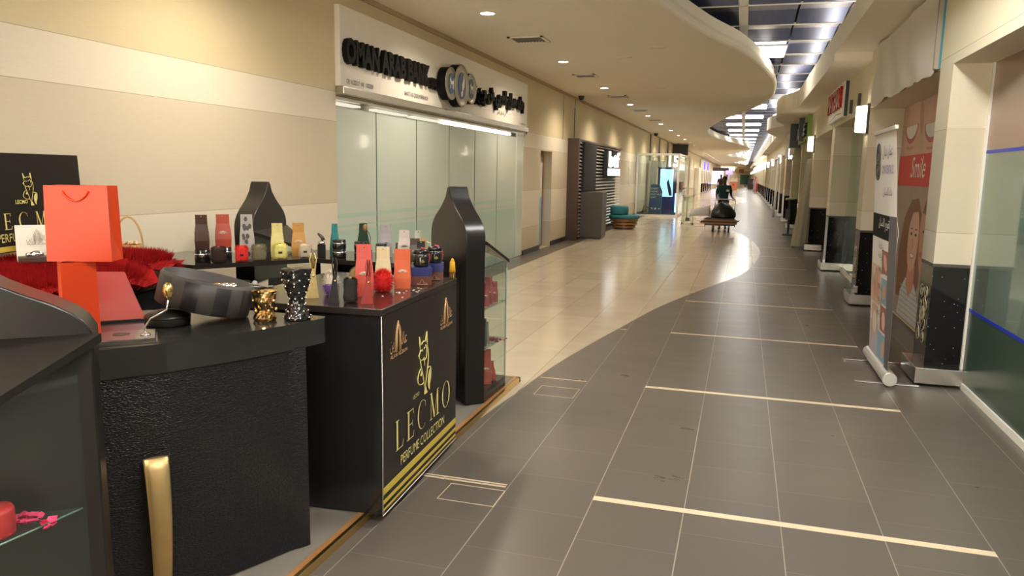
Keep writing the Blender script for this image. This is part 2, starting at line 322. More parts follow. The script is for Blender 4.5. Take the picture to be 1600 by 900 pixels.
# hatch joints in the dark tiles
hj = MB()
for (a, b, c, d) in [(-1.40, -1.10, 3.40, 3.60), (-1.42, -1.12, 5.35, 5.6)]:
    for r in [(a, b, c, c + .004), (a, b, d, d + .004), (a, a + .004, c, d), (b, b + .004, c, d)]: hj.box(r[0], r[1], r[2], r[3], 0, 0.0014)
struct('trim_3', hj, M['strip'])

# left wall in lengths: plain, above the bank front, plain, the door recess, plain to the far end
lw = MB()
lw.box(-4.5, WL, -8, 7.36, 0, HC); lw.box(-4.5, WL, 7.36, 14.64, 2.44, HC); lw.box(-4.5, WL, 14.64, 15.98, 0, HC)
lw.box(-4.5, WL, 15.98, 17.0, 2.14, HC); lw.box(-4.5, -4.44, 15.98, 17.0, 0, 2.14); lw.box(-4.5, WL, 17.0, 191, 0, HC)
struct('wall_left', lw, M['wall'])
bb = MB()
for a, b in [(-8, 7.36), (14.64, 15.98), (17.0, 18.55), (26.3, 36), (37, 60)]: bb.box(WL, WL + 0.02, a, b, 0, 0.1)
struct('baseboard_left', bb, M['black'])
bb = MB(); bb.box(WL, WL + .035, -8, 150, HC - .055, HC); struct('trim_10', bb, mat('cornice', (0.42, 0.31, 0.20), .7))
bk = MB(); bk.box(-5.2, 5.3, -8.2, -8.0, 0, 4.4); struct('wall_back', bk, M['wall'])
# left soffit, its rolled rim, metal coffer above
ce = MB(); rim = MB()
for a, b in zip(ys[:-1], ys[1:]):
    xa, xb = interp(CW, a), interp(CW, b)
    ce.add([(-4.5, a, HC), (xa - .05, a, HC), (xb - .05, b, HC), (-4.5, b, HC)], [(3, 2, 1, 0)])
    ce.add([(-4.5, a, HC + .3), (xa - .06, a, HC + .3), (xb - .06, b, HC + .3), (-4.5, b, HC + .3)], [(0, 1, 2, 3)])
    pr = [(-.05, 0), (-.02, .012), (0, .04), (.004, .08), (-.01, .13), (-.05, .15)]
    for (p0, z0), (p1, z1) in zip(pr[:-1], pr[1:]):
        rim.add([(xa + p0, a, HC + z0), (xa + p1, a, HC + z1), (xb + p1, b, HC + z1), (xb + p0, b, HC + z0)], [(0, 1, 2, 3)], 0, True)
    rim.add([(xa - .05, a, HC + .15), (xa - .06, a, HC + .3), (xb - .06, b, HC + .3), (xb - .05, b, HC + .15)], [(0, 1, 2, 3)])
struct('ceiling', ce, M['ceil']); struct('trim_4', rim, M['rim'])
# metal louvre ceiling: rows 1.47 m long, each row a grey and a tilted blue leaf, white channel and black slot along it
mc = MB(); tb = MB(); y = 3.9 - 1.47 * 8
while y < 150:
    for x0, x1 in [(-2.6, -1.56), (-1.54, -0.88), (-0.86, -0.21), (-0.07, 0.59), (0.62, 1.28), (1.30, 2.1)]:
        L = 1.44
        mc.add([(x0, y + .02, 4.0), (x1, y + .02, 4.0), (x1, y + L * .5, 4.035), (x0, y + L * .5, 4.035)], [(3, 2, 1, 0)], 0)
        mc.add([(x0, y + L * .5, 4.035), (x1, y + L * .5, 4.035), (x1, y + L, 3.965), (x0, y + L, 3.965)], [(3, 2, 1, 0)], 1)
    tb.box(-2.6, 2.1, y - .012, y + .018, 3.955, 3.99)
    y += 1.47
tb.box(-0.205, -0.075, -8, 150, 3.955, 4.0)
mc.box(-2.7, 2.2, -8, 190, 4.1, 4.15, 2)
struct('ceiling', mc, [M['metalceil'], M['metalceil_b'], M['void']]); struct('trim_5', tb, M['white'])

# right soffit with step, curb along the opening, cove lamp behind it
RS = [(-8, 1.03), (16.8, 1.05), (18.2, 1.02), (19.2, 0.78), (20.6, 0.70), (22.5, 0.80), (23.6, 1.0), (24.4, 1.05), (25.6, 0.72), (27.5, 0.66), (29.5, 0.9), (31, 1.1), (191, 1.1)]
rs = MB(); rc = MB(); cv = MB()
ry = [-8 + 0.5 * i for i in range(90)] + [37 + 3 * i for i in range(52)]
for a, b in zip(ry[:-1], ry[1:]):
    z = 3.27 if b < 11.01 else 3.17
    xa, xb = interp(RS, a), interp(RS, b)
    rs.add([(xa, a, z), (1.62, a, z), (1.62, b, z), (xb, b, z)], [(3, 2, 1, 0)])
    rs.add([(xa, a, 3.55), (1.62, a, 3.55), (1.62, b, 3.55), (xb, b, 3.55)], [(0, 1, 2, 3)])
    rc.add([(xa, a, z), (xa, a, 3.55), (xb, b, 3.55), (xb, b, z)], [(0, 1, 2, 3)])
    rc.add([(xa, a, 3.55), (xa + .03, a, 3.55), (xb + .03, b, 3.55), (xb, b, 3.55)], [(0, 1, 2, 3)])
    if a > 3 and a < 120: cv.add([(xa + .12, a, 3.62), (xa + .22, a, 3.62), (xb + .22, b, 3.62), (xb + .12, b, 3.62), (xa + .12, a, 3.57), (xa + .22, a, 3.57), (xb + .22, b, 3.57), (xb + .12, b, 3.57)], [(0, 1, 2, 3), (7, 6, 5, 4), (0, 3, 7, 4), (1, 5, 6, 2)])
rs.box(1.04, 1.62, 10.995, 11.005, 3.17, 3.27)
struct('ceiling', rs, M['ceil']); struct('trim_6', rc, M['rim'])
tag(cv.build('cove_lamp', M['cove']), 'warm strip lamp hidden behind the curb of the right ceiling edge', 'lamp')
cr = MB(); cr.box(1.62, 1.7, -8, 191, 2.9, 4.15); cr.box(1.6, 5.2, -8, 191, 4.1, 4.2); struct('wall_right', cr, M['void'])
rw = MB(); rw.box(1.5, 1.7, -8, 191, 2.56, 3.56); struct('wall_right', rw, M['wall_r'])       # fascia above the shopfronts
rw = MB(); rw.box(1.5, 2.1, -8, 191, 2.5455, 2.56); struct('wall_right', rw, M['wall_r'])      # its underside
rw = MB(); rw.box(1.902, 2.0, 7.2, 191, 0, 2.545); struct('wall_right', rw, M['wall_r'])         # back wall of the shopfront bays
# shop behind the blue-striped glass at the near right
sh = MB(); sh.box(4.4, 4.5, -6, 7.1, 0, 2.6, 0); sh.box(1.905, 4.5, 6.95, 7.1, 0, 2.6, 0); sh.box(1.8, 4.5, -6, 7.1, 2.56, 2.6, 2); sh.box(2.05, 4.4, 6.5, 6.9, 1.98, 2.56, 2); sh.box(4.2, 4.4, -6, 6.9, 1.98, 2.56, 2)
sh.box(1.8, 4.5, -6, -5.9, 0, 2.6, 0)
struct('wall_shop', sh, [mat('shop_wall', (0.40, 0.47, 0.42), 0.7), M['ceil'], mat('shop_pelmet', (0.52, 0.25, 0.18), 0.6)])
ct = MB(); ct.box(2.3, 2.9, 3.4, 6.3, 0, 0.62, 0, bev=.01); ct.box(2.25, 2.95, 3.35, 6.35, 0.62, 0.66, 1)
o = thing('shop_counter', 'low counter standing inside the shop behind the blue-striped glass', 'counter'); ct.build('body', [mat('green_panel', (0.03, 0.10, 0.06), 0.5), M['steel']], o)
w1 = thing('window_1', 'large green-tinted shop window with two blue stripes at the right', 'window'); w1['kind'] = 'structure'
g = MB(); g.box(1.782, 1.794, 2.0, 6.735, 0.64, 1.87); g.build('pane', M['glass_dark'], w1); g = MB(); g.box(1.782, 1.794, 2.0, 6.735, 1.87, 2.545); g.build('upper_pane', mat('film_brown', (0.24, 0.135, 0.10), 0.15, coat=.3), w1); g = MB(); g.box(1.782, 1.794, 2.0, 6.735, 0.05, 0.64); g.build('lower_pane', mat('film_green', (0.035, 0.065, 0.045), 0.3, spec=.3), w1)
g = MB(); g.box(1.765, 1.80, 1.0, 6.765, 0, 0.05); g.box(1.765, 1.80, 6.735, 6.765, 0, 2.545); g.build('frame', M['white'], w1)
g = MB(); g.box(1.778, 1.7815, 1.0, 6.73, 1.86, 1.885); g.box(1.778, 1.7815, 1.0, 6.73, 0.625, 0.65); g.build('stripe', mat('blue_film', (0.01, 0.03, 0.45), 0.4), w1)
g = MB(); g.box(1.781, 1.7965, 4.68, 4.69, 0.05, 2.545); g.box(1.781, 1.7965, 2.6, 2.61, 0.05, 2.545); g.build('joint', M['frost_low'], w1)

# far end of the mall
fe = MB(); fe.box(-4.5, 5, 190, 190.3, 0, 4.1); fe.box(-4.45, -1.6, 150, 150.3, 2.4, 4.1); fe.box(-1.6, 1.6, 150, 150.3, 3.1, 4.1); struct('wall_far', fe, M['wall'])
fe = MB(); fe.box(-1.65, 1.62, 150, 190, 3.1, 3.16); struct('ceiling', fe, M['ceil'])
sd = thing('roller_shutter', 'teal roller shutter closing the far end of the mall', 'shutter', (0.3, 189.9, 0)); sb = MB()
for k in range(18): sb.box(-1.05, 1.05, -.03 - .02 * (k % 2), 0, k * .12, k * .12 + .12)
sb.build('curtain', M['teal_shut'], sd); sb = MB(); sb.box(-1.15, -1.05, -.08, .05, 0, 2.25); sb.box(1.05, 1.15, -.08, .05, 0, 2.25); sb.box(-1.15, 1.15, -.08, .05, 2.16, 2.3); sb.build('frame', M['sign_white'], sd)

# ---------------------------------------------------------------- lamps
dl = thing('downlight', 'round recessed downlight in the left ceiling', 'ceiling light', (-3.1, 9.1, HC), 0, 'recessed downlights along the left ceiling')
d = MB(); d.lathe([(0.105, -0.0), (0.105, -0.012), (0.088, -0.014), (0.088, -0.004)], 28); d.build('rim', M['sign_white'], dl)
d = MB(); d.lathe([(0.0001, -0.008), (0.086, -0.008)], 28); d.build('diffuser', M['lamp'], dl)
ld = bpy.data.lights.new('downlight_beam', 'SPOT'); ld.energy = DOWN_W; ld.spot_size = math.radians(150); ld.spot_blend = 0.8; ld.color = WARM; ld.shadow_soft_size = 0.08
lo = bpy.data.objects.new('downlight_beam', ld); COL.objects.link(lo); lo.parent = dl; lo.location = (0, 0, -0.04)
KIDS[dl.name] = [x for x in COL.objects if x.parent == dl]
for k in range(-3, 45):
    if k == 0: continue
    yy = 9.1 + 4.08 * k
    c = dup(dl, (-3.1, yy, HC))
# name the first few by what they are beside
near = {0: 'recessed downlight nearest the viewer, above the bank sign', 1: 'second recessed downlight, beyond the nearest ceiling vent', 2: 'third recessed downlight along the left ceiling'}
for o in list(COL.objects):
    if o.get('category') == 'ceiling light':
        k = round((o.location.y - 9.1) / 4.08)
        if k in near: o['label'] = near[k]
        else: o['label'] = 'small round downlight in the receding row beyond the third one' if k > 2 else 'round downlight behind the viewer above the booth'
lp = thing('light_panel', 'square bright light panel beside the white channel of the metal ceiling', 'ceiling light', (0, 0, 0), 0, 'fluorescent panels in the metal ceiling')
d = MB(); d.box(-.33, .33, -.68, .68, -.01, 0.0); d.build('diffuser', M['tube'], lp)
d = MB(); d.box(-.345, -.33, -.7, .7, -.02, 0.01); d.box(.33, .345, -.7, .7, -.02, 0.01); d.box(-.33, .33, -.7, -.68, -.02, .01); d.box(-.33, .33, .68, .7, -.02, .01); d.build('frame', M['white'], lp)
KIDS[lp.name] = [x for x in COL.objects if x.parent == lp]
fill_tube = emat('tube_fill', (1.0, 0.97, 0.90), 20.0)  # stronger glow for the unseen panels added overhead as fill
lp.location = (0.26, 15.2, 3.95); lp['label'] = 'large bright light panel nearest the viewer in the metal ceiling'
for (x, yy) in [(0.26, -2.6), (0.26, 1.2), (0.26, 4.9)]: 
    c = thing('light_panel', 'unseen light panel added in the metal ceiling above the viewer for fill', 'ceiling light', (x, yy, 3.95), 0, 'fluorescent panels in the metal ceiling')
    d = MB(); d.box(-.33, .33, -.68, .68, -.01, 0.0); d.build('diffuser', fill_tube, c); d = MB(); d.box(-.345, -.33, -.7, .7, -.02, 0.01); d.box(.33, .345, -.7, .7, -.02, 0.01); d.build('frame', M['white'], c)
yy = 26.9
while yy < 148:
    dup(lp, (0.26, yy, 3.95), label='bright bar of light right of the white channel, in the far rows')
    if yy > 30: dup(lp, (-0.54, yy, 3.95), label='bright bar of light left of the white channel, in the far rows')
    yy += 4.41
# vents, cameras
for i, (x, yy, sx_, sy_) in enumerate([(-3.09, 10.95, .26, .24), (-3.09, 15.1, .22, .22), (-3.09, 19.15, .22, .22), (-3.09, 23.3, .22, .22), (-3.09, 27.4, .22, .22)]):
    o = thing('ceiling_vent', ['louvred ceiling vent nearest the viewer', 'ceiling vent between the second and third downlight', 'ceiling vent before the fourth downlight', 'ceiling vent before the fifth downlight', 'farthest ceiling vent on the left'][i], 'vent', (x, yy, HC), 0, 'square vents in the left ceiling')
    d = MB(); d.box(-sx_, sx_, -sy_, -sy_ + .04, -.02, -.002); d.box(-sx_, sx_, sy_ - .04, sy_, -.02, -.002); d.box(-sx_, -sx_ + .04, -sy_, sy_, -.02, -.002); d.box(sx_ - .04, sx_, -sy_, sy_, -.02, -.002); d.build('frame', M['ceil'], o)
    d = MB()
    for k in range(9): q = -sx_ + .05 + k * (2 * sx_ - .1) / 9; d.add([(q, -sy_ + .04, -.016), (q + .03, -sy_ + .04, -.002), (q + .03, sy_ - .04, -.002), (q, sy_ - .04, -.016)], [(0, 1, 2, 3)])
    d.build('louvre', M['grey'], o); d = MB(); d.box(-sx_ + .03, sx_ - .03, -sy_ + .03, sy_ - .03, -.0018, -.0005); d.build('backing', M['void'], o)
for i, (yy, r) in enumerate([(19.0, .07), (36.0, .09)]):
    o = thing('dome_camera', ['small black dome camera under the left ceiling edge', 'far black dome camera by the tall wall slots'][i], 'camera', (-3.98, yy, HC))
    d = MB(); d.cyl(0, 0, -.03, 0, r * 1.1); d.build('base', M['black'], o); d = MB(); d.ball((0, 0, -.04), r); d.build('dome', M['lacquer'], o)
for x, yy in [(-2.0, 12.9), (-1.36, 12.0), (-1.9, 17.5)]:
    d = MB(); d.lathe([(.13, HC - .004), (.13, HC - .0005)], 24, M4=Matrix.Translation((x, yy, 0))); tag(d.build('ceiling_speaker', M['ceil']), 'flush round speaker cover in the beige ceiling, one of three', 'speaker', 'round speaker covers')

# ---------------------------------------------------------------- bank front
bw = thing('window_2', 'tall frosted green-glass bank front in six panes', 'window'); bw['kind'] = 'structure'
mu = [7.37, 8.33, 9.50, 10.69, 11.83, 13.01, 14.2]
for a, b in zip(mu[:-1], mu[1:]):
    g = MB(); g.box(-4.235, -4.22, a + .008, b - .008, 0.02, 2.33, 0, bev=.002); g.build('pane', M['frost'], bw)
    g = MB(); g.box(-4.2195, -4.2185, a + .008, b - .008, 1.12, 1.165); g.box(-4.2195, -4.2185, a + .008, b - .008, 1.02, 1.04); g.box(-4.2195, -4.2185, a + .008, b - .008, 0.02, 0.98, 0); g.build('film', M['frost_low'], bw)
g = MB(); g.box(-4.23, -4.205, 14.2, 14.64, 0.02, 2.40); g.build('side_pane', M['frost'], bw)
g = MB(); g.box(-4.3, -4.2, 7.36, 14.64, 2.395, 2.44); g.box(-4.26, -4.2, 7.36, 14.64, 0, 0.02); g.build('frame', M['steel'], bw)
g = MB()
for m_ in mu[1:-1]: g.box(-4.24, -4.2175, m_ - .008, m_ + .008, 0.02, 2.33)
g.build('joint', mat('joint', (0.05, 0.09, 0.10), 0.3), bw)
g = MB(); g.box(-4.5, -4.44, 7.36, 14.64, 0, 2.6); struct('wall_bank', g, M['sign_white'])
for a, b in [(7.5, 8.1), (8.5, 9.4), (9.6, 10.5), (10.8, 11.7), (11.95, 12.9), (13.1, 14.1)]:
    g = MB(); g.box(-4.40, -4.30, a, b, 2.36, 2.385); tag(g.build('tube_lamp', emat('tube_low', (1.0, .93, .78), 1.6) if a > 10.6 else emat('tube_dim', (1.0, .93, .75), .35)), 'lit lamp strip seen over the top edge of the bank glass', 'lamp', 'lamp strips inside the bank')
bs = thing('bank_sign', 'white fascia board with raised black OMAN ARAB BANK letters', 'sign', (WL, 7.36, 2.44))
g = MB(); g.box(-.02, .06, 0, 7.28, .09, .92, 0, bev=.004); g.box(0, .10, 0, 7.28, 0.0, .09, 1, bev=.01); g.build('board', [M['sign_white'], M['steel']], bs)
bl = mat('sign_black', (0.006, 0.005, 0.005), 0.55, spec=.15)
R_, U_ = (0, 1, 0), (0, 0, 1)
lettering('OMAN ARAB BANK', .345, (.09, .035, .345), R_, U_, bl, bs, 'raised_lettering', fit=2.25, depth=.03, bold=.015)
lettering('SAOC', .18, (.09, 2.33, .325), R_, U_, bl, bs, 'raised_lettering', fit=.38, depth=.03, bold=.010)
for i, (yc, zc, r) in enumerate([(2.83, .43, .225), (3.22, .44, .30), (3.65, .444, .225)]):
    T = frame_mat((.08 + .01 * (i == 1), yc, zc), R_, U_)
    g = MB(); g.lathe([(r, 0), (r, .12)], 40, 0, T, False); em = g.build('emblem', bl, bs)
    g = MB(); g.lathe([(r * .97, .121), (r * 1.0, .13), (r * .9, .132), (r * .88, .126), (r * .6, .126), (.0001, .126)], 40, 0, T); g.build('ring', mat('emblem_ring', (0.42, 0.38, 0.30), 0.35, 0.7, noise=.3, nscale=60), em)
    g = MB(); g.lathe([(r * .60, .127), (r * .60, .134), (.0001, .134)], 32, 0, T @ Matrix.Diagonal((.85, 1.05, 1, 1)), False); g.build('field', mat('emblem_blue', (0.02, 0.07, 0.17), 0.3, noise=.4, nscale=6), em)
    g = MB()
    if i == 1: shp = [(-.05, -.24), (.03, -.2), (.05, -.08), (.12, -.02), (.14, .12), (.08, .26), (.05, .12), (-.02, .02), (0, -.1), (-.08, -.14)]
    else: shp = [(-.16, -.2), (-.13, 0), (-.2, .12), (-.12, .24), (-.05, .1), (.12, .1), (.2, .2), (.17, -.2), (.11, -.2), (.08, -.02), (-.06, -.02), (-.1, -.2)]
    k = r if i != 1 else r * 1.4
    g.flat([(a * k * 1.6, b * k * 1.6) for a, b in shp], .136, 0, T); g.build('figure', M['paper'], em)
lettering(arabic('بنك عمان العربي ش م ع ع'), .30, (.09, 4.10, .40), R_, U_, bl, bs, 'raised_lettering', fit=2.78, depth=.03, bold=.015)
lettering('CR: 1622217  NR: 1302309', .07, (.064, .12, .13), R_, U_, bl, bs, fit=.62)
lettering('SHATTI AL QURUM BRANCH', .075, (.064, 1.58, .15), R_, U_, bl, bs, fit=.75)
lettering(arabic('فرع شاطئ القرم'), .085, (.064, 5.35, .22), R_, U_, bl, bs, fit=.5)
lettering('TEL 24699000  FAX', .04, (.064, 6.75, .13), R_, U_, bl, bs, fit=.4)
o = thing('door_intercom', 'small dark oval plaque on the wall right of the bank', 'plaque', (WL, 14.8, 2.48)); g = MB(); g.ball((.01, 0, 0), .06, sc=(.35, .6, 1)); g.build('housing', M['grey'], o); g = MB(); g.ball((.022, 0, 0), .04, sc=(.35, .6, 1)); g.build('lens', M['silver'], o)

# door in the left wall
dr = thing('door_1', 'narrow glass door with a blue lower half', 'door', (-4.44, 16.0, 0)); dr['kind'] = 'structure'
g = MB(); g.box(.015, .04, .05, .93, 1.12, 2.02); g.build('pane', M['frost'], dr)
g = MB(); g.box(.015, .04, .05, .93, .03, 1.12); g.build('lower_pane', mat('door_blue', (0.22, 0.45, 0.68), 0.15), dr)
g = MB(); g.box(0, .05, 0, .05, 0, 2.1); g.box(0, .05, .93, .98, 0, 2.1); g.box(0, .05, .05, .93, 2.02, 2.1); g.build('frame', M['wood'], dr)
g = MB(); g.box(.045, .07, .1, .14, .85, 1.3, bev=.005); g.build('handle', M['steel'], dr)
g = MB(); g.box(WL, WL + .012, 19.25, 19.30, 2.45, 3.3); g.box(WL, WL + .006, 18.0, 18.02, 2.47, HC); g.box(WL, WL + .006, 19.32, 19.34, 2.14, HC); struct('trim_7', g, M['brown'])

# ================================================================== RIGHT SIDE: pilasters, lamps, signs
def make_pilaster(label):
    t = thing('pilaster', label, 'pillar', (1.5, 10.8, 0), 0, 'granite-footed pilasters on the right')
    c = MB(); c.box(0, .40, 0, .42, .99, 2.545); c.build('shaft', M['wall_r'], t)
    b = MB(); b.box(.005, .40, .005, .42, .12, .96); b.build('granite_base', M['granite'], t)
    b = MB(); b.box(-.001, .40, -.001, .42, .96, .99, bev=.006); b.build('cap', M['grey'], t)
    b = MB(); b.box(-.075, .29, -.10, .46, .02, .15, 0, bev=.004); b.build('plinth', M['steel'], t)
    return t
def ornament(parent):
    # gold scrolled arabesque on the side of the base
    g = MB()
    def arc(cy, cz, r, a0, a1, th=.007, n=12):
        pts = []
        for i in range(n + 1):
            a = math.radians(a0 + (a1 - a0) * i / n); pts.append((-.001, cy + r * math.cos(a), cz + r * math.sin(a)))
        g.tube(pts, th * .6, 5)
    for sy in (-1, 1):
        for sz in (-1, 1):
            cy, cz = .21 + sy * .085, .55 + sz * .19
            arc(cy, cz, .045, 90 * (1 - sy) - 200, 90 * (1 - sy) + 120); arc(cy - sy * .01, cz - sz * .01, .022, 0, 270)
            g.tube([(-.001, .21 + sy * .13, .55 + sz * .10), (-.001, .21 + sy * .05, .55 + sz * .14), (-.001, .21, .55 + sz * .22)], .0045, 5)
            arc(.21 + sy * .09, .55 + sz * .07, .035, 0, 300)
    for k in range(8):
        a = k * PI / 4; arc(.21 + .035 * math.cos(a), .55 + .035 * math.sin(a), .026, 0, 360, .005, 8)
    g.tube([(-.001, .21, .42), (-.001, .30, .55), (-.001, .21, .68), (-.001, .12, .55), (-.001, .21, .42)], .0045, 5)
    g.build('ornament', mat('ornament_gold', (0.42, 0.36, 0.24), 0.45, 0.3), parent)
pl = make_pilaster('granite-footed pilaster just beyond the roll-up banner, its base half behind it')
KIDS[pl.name] = [x for x in COL.objects if x.parent == pl]
yy = 14.7; k = 1
plab = {0: '', 1: 'granite-footed pilaster below the red sign, left of a glass pane', 2: 'granite-footed pilaster right of the leaning drape'}
while yy < 186:
    dup(pl, (1.5, yy, 0), label=plab.get(k, 'black-footed pilaster in the receding row beyond the queue barrier')); yy += 3.9; k += 1
p1 = dup(pl, (1.5, 6.765, 0), label='nearest granite-footed pilaster, next to the blue-striped glass', group=None); p1.name = 'pilaster'
ornament(p1); ornament(pl)
o = MB(); o.box(-.03, .02, .12, .22, .17, .27, bev=.01); x = o.build('socket_cover', M['steel'], pl); x.location = (0, -.24, 0)

sc = thing('wall_sconce', 'lit box lamp above the roll-up banner, nearest on the right', 'wall lamp', (1.498, 10.98, 2.42), 0, 'lit box lamps on the right pilasters')
g = MB(); g.box(-.03, 0, -.16, .16, -.19, .19, 0, bev=.004); g.build('back_plate', M['brown'], sc)
g = MB(); g.lathe([(.128, -.165), (.136, -.15), (.136, .15), (.128, .165)], 28, 0, Matrix.Translation((-.028, 0, 0)) @ Matrix.Diagonal((.85, 1, 1, 1))); g.build('shade', M['sconce'], sc)
KIDS[sc.name] = [x for x in COL.objects if x.parent == sc]
slab = ['lit box lamp over the pilaster by the leaning drape', 'third lit box lamp from the viewer, before the white cloth fascia']
for k in range(1, 21): dup(sc, (1.498, 10.98 + 7.8 * k, 2.42), label=slab[k - 1] if k < 3 else 'small far box lamp in the receding row on the right')
for i, (yy, z0) in enumerate([(11.75, 2.63), (12.6, 2.62)]):
    g = MB(); g.box(1.46, 1.5, yy, yy + .05, z0, z0 + .2, bev=.006); tag(g.build('door_sensor', M['black']), ['small black wall bracket nearer the lit lamp', 'small black wall bracket nearer the red sign'][i], 'sensor')
# white upright joining band at pilaster 1 and the cloth over a shop sign
cb = MB(); n = 26
for j in range(9):
    for i in range(n + 1):
        yq = 7.26 + 3.24 * i / n; z = 3.24 - .70 * j / 8 - (.012 * math.sin(i * 1.7) + .01 * math.sin(i * .6)) * (j == 8)
        cb.v.append((1.47 - .012 * math.sin(i * .9 + j * .5) - .01 * math.sin(i * .33 + j), yq, z))
for j in range(8):
    for i in range(n): a = j * (n + 1) + i; cb.f.append((a, a + n + 1, a + n + 2, a + 1)); cb.m.append(0); cb.sm.append(True)
tag(cb.build('cloth_cover', M['cloth']), 'white wrinkled cloth covering the shop fascia above the smile poster', 'cloth')
o = thing('fascia_edge', 'grey-brown end board with a thin teal line beside the white cloth', 'sign', (1.5, 7.24, 2.56)); g = MB(); g.box(-.05, 0, -.05, 0, 0, .71); g.build('board', mat('edge_board', (0.30, 0.26, 0.21), .5), o); g = MB(); g.box(-.016, -.002, -.055, -.05, 0, .71); g.build('teal_line', mat('teal_edge', (0.02, 0.22, 0.28), 0.4), o)

# smile poster on the back of the bay
po = thing('wall_poster', 'tall wall poster of smiling mouths and a woman, red SMILE band', 'poster', (1.895, 10.75, 0))
T = frame_mat((0, 0, 0), (0, -1, 0), (0, 0, 1)); T = Matrix(((0, 0, -1, 0), (-1, 0, 0, 0), (0, 1, 0, 0), (0, 0, 0, 1)))
g = MB(); g.box(-.006, 0, -3.3, 0, .03, 2.54); g.build('sheet', mat('poster_bg', (0.42, 0.30, 0.24), 0.4, noise=.3, nscale=1.6), po)
def shape(pts, d, col, name='print', rough=.6, noise=.12):
    g = MB(); g.flat(pts, .006 + d * .0006, 0, T); return g.build(name, mat('print_%d_%d_%d' % tuple(int(c * 99) for c in col), col, rough, noise=noise, nscale=5), po)
def ell(cx, cy, rx, ry, rot=0, n=28, a0=0, a1=360):
    r = math.radians(rot); out = []
    for i in range(n):
        a = math.radians(a0 + (a1 - a0) * i / (n if a1 - a0 == 360 else n - 1)); x, y_ = rx * math.cos(a), ry * math.sin(a); out.append((cx + x * math.cos(r) - y_ * math.sin(r), cy + x * math.sin(r) + y_ * math.cos(r)))
    return out
SK = (0.62, 0.36, 0.27); SK2 = (0.50, 0.24, 0.17); LIP = (0.45, 0.12, 0.11); TE = (0.75, 0.72, 0.68); HA = (0.22, 0.10, 0.05)
shape([(0, 1.93), (3.3, 1.93), (3.3, 2.54), (0, 2.54)], 1, (0.56, 0.34, 0.27))
shape(ell(.62, 2.12, .42, .50, -10), 2, SK); shape(ell(1.75, 2.12, .50, .55, 8), 2, SK)
for cx, cy in ((.55, 2.30), (1.6, 2.27)):
    shape(ell(cx, cy, .36, .22, 0, 20, 180, 360), 3, LIP); shape(ell(cx, cy - .015, .31, .15, 0, 20, 180, 360), 4, TE); shape(ell(cx, cy + .06, .42, .10, 0, 24, 180, 360), 3.4, SK)
    shape(ell(cx, cy - .26, .22, .035, 0, 20, 180, 360), 3, SK2); shape(ell(cx + .5, cy + .06, .09, .2, 20), 3, SK2)
shape([(0, 1.58), (3.3, 1.58), (3.3, 1.94), (0, 1.94)], 6, (0.62, 0.055, 0.045))
x = lettering('Smile', .34, (-.012, -.72, 1.68), (0, -1, 0), (0, 0, 1), M['paper'], po, fit=.75, shear=.3)
# woman
shape([(0, .03), (3.3, .03), (3.3, 1.58), (0, 1.58)], 1, (0.35, 0.27, 0.22))
shape([(.5, .25), (.45, .8), (.62, 1.2), (.95, 1.42), (1.3, 1.45), (1.6, 1.2), (1.65, .5), (1.4, .3)], 2, HA)
shape([(.65, .05), (.75, .35), (.98, .52), (1.45, .5), (1.75, .3), (1.85, .05)], 3, (0.52, 0.52, 0.52))
for q in range(6): shape([(.72, .1 + q * .06), (1.8, .1 + q * .055), (1.8, .115 + q * .055), (.72, .115 + q * .06)], 3.5, (0.36, 0.36, 0.38))
shape([(1.02, .45), (1.05, .72), (1.4, .72), (1.42, .45), (1.22, .32)], 4, SK2)
shape(ell(1.2, .98, .27, .37, -6), 5, SK)
shape([(.86, 1.0), (.92, 1.28), (1.2, 1.42), (1.5, 1.25), (1.36, 1.3), (1.1, 1.28), (.95, 1.12)], 6, HA)
for cx in (1.09, 1.32): shape(ell(cx, 1.04, .05, .018), 6, (0.05, 0.03, 0.02)); shape(ell(cx, 1.10, .06, .010, 4), 6, HA)
shape(ell(1.2, .93, .03, .07), 6, SK2); shape(ell(1.21, .82, .11, .06, 0, 16, 180, 360), 6, LIP); shape(ell(1.21, .815, .09, .04, 0, 16, 180, 360), 7, TE)
shape(ell(1.75, 1.02, .26, .42, 8), 4, SK2); shape([(1.55, 1.3), (1.75, 1.5), (2.1, 1.5), (2.2, .9), (2.0, 1.25)], 5, HA)
shape(ell(1.68, 1.1, .05, .015), 6, (0.05, 0.03, 0.02)); shape(ell(1.64, .85, .08, .03), 6, LIP)
# low white sill + glass in the bay beyond
w3 = thing('window_3', 'clear shop window between the second and third right pilasters', 'window'); w3['kind'] = 'structure'
g = MB(); g.box(1.775, 1.787, 11.25, 14.68, .08, 2.54); g.build('pane', M['glass'], w3)
g = MB(); g.box(1.76, 1.80, 11.25, 14.68, 0, .08); g.box(1.765, 1.795, 11.22, 11.25, 0, 2.54); g.build('frame', M['white'], w3)
g = MB(); g.box(1.84, 1.9, 11.3, 14.6, 0, 1.0); struct('trim_8', g, mat('bay_dado', (0.10, 0.09, 0.05), 0.3))

# red sign on the fascia
rsg = thing('shop_sign', 'cream sign box with shiny red lettering on the right fascia', 'sign', (1.5, 15.3, 2.62))
g = MB(); g.box(-.07, 0, -2.1, 0, 0, .66, 0, bev=.01); g.build('box', M['paper'], rsg); g = MB(); g.box(-.05, 0, -2.115, -2.101, .01, .65); g.build('edge', M['black'], rsg)
lettering('MATERN', .42, (-.08, -.12, .18), (0, -1, 0), U_, mat('sign_red', (0.55, 0.02, 0.02), 0.12, 0.4), rsg, 'raised_lettering', fit=1.8, depth=.03, bold=.02)
g = MB(); g.tube([(-.07, -.15, .03), (-.074, -1.2, .09), (-.074, -1.95, .06)], .004, 6); g.build('swash', M['grey'], rsg)
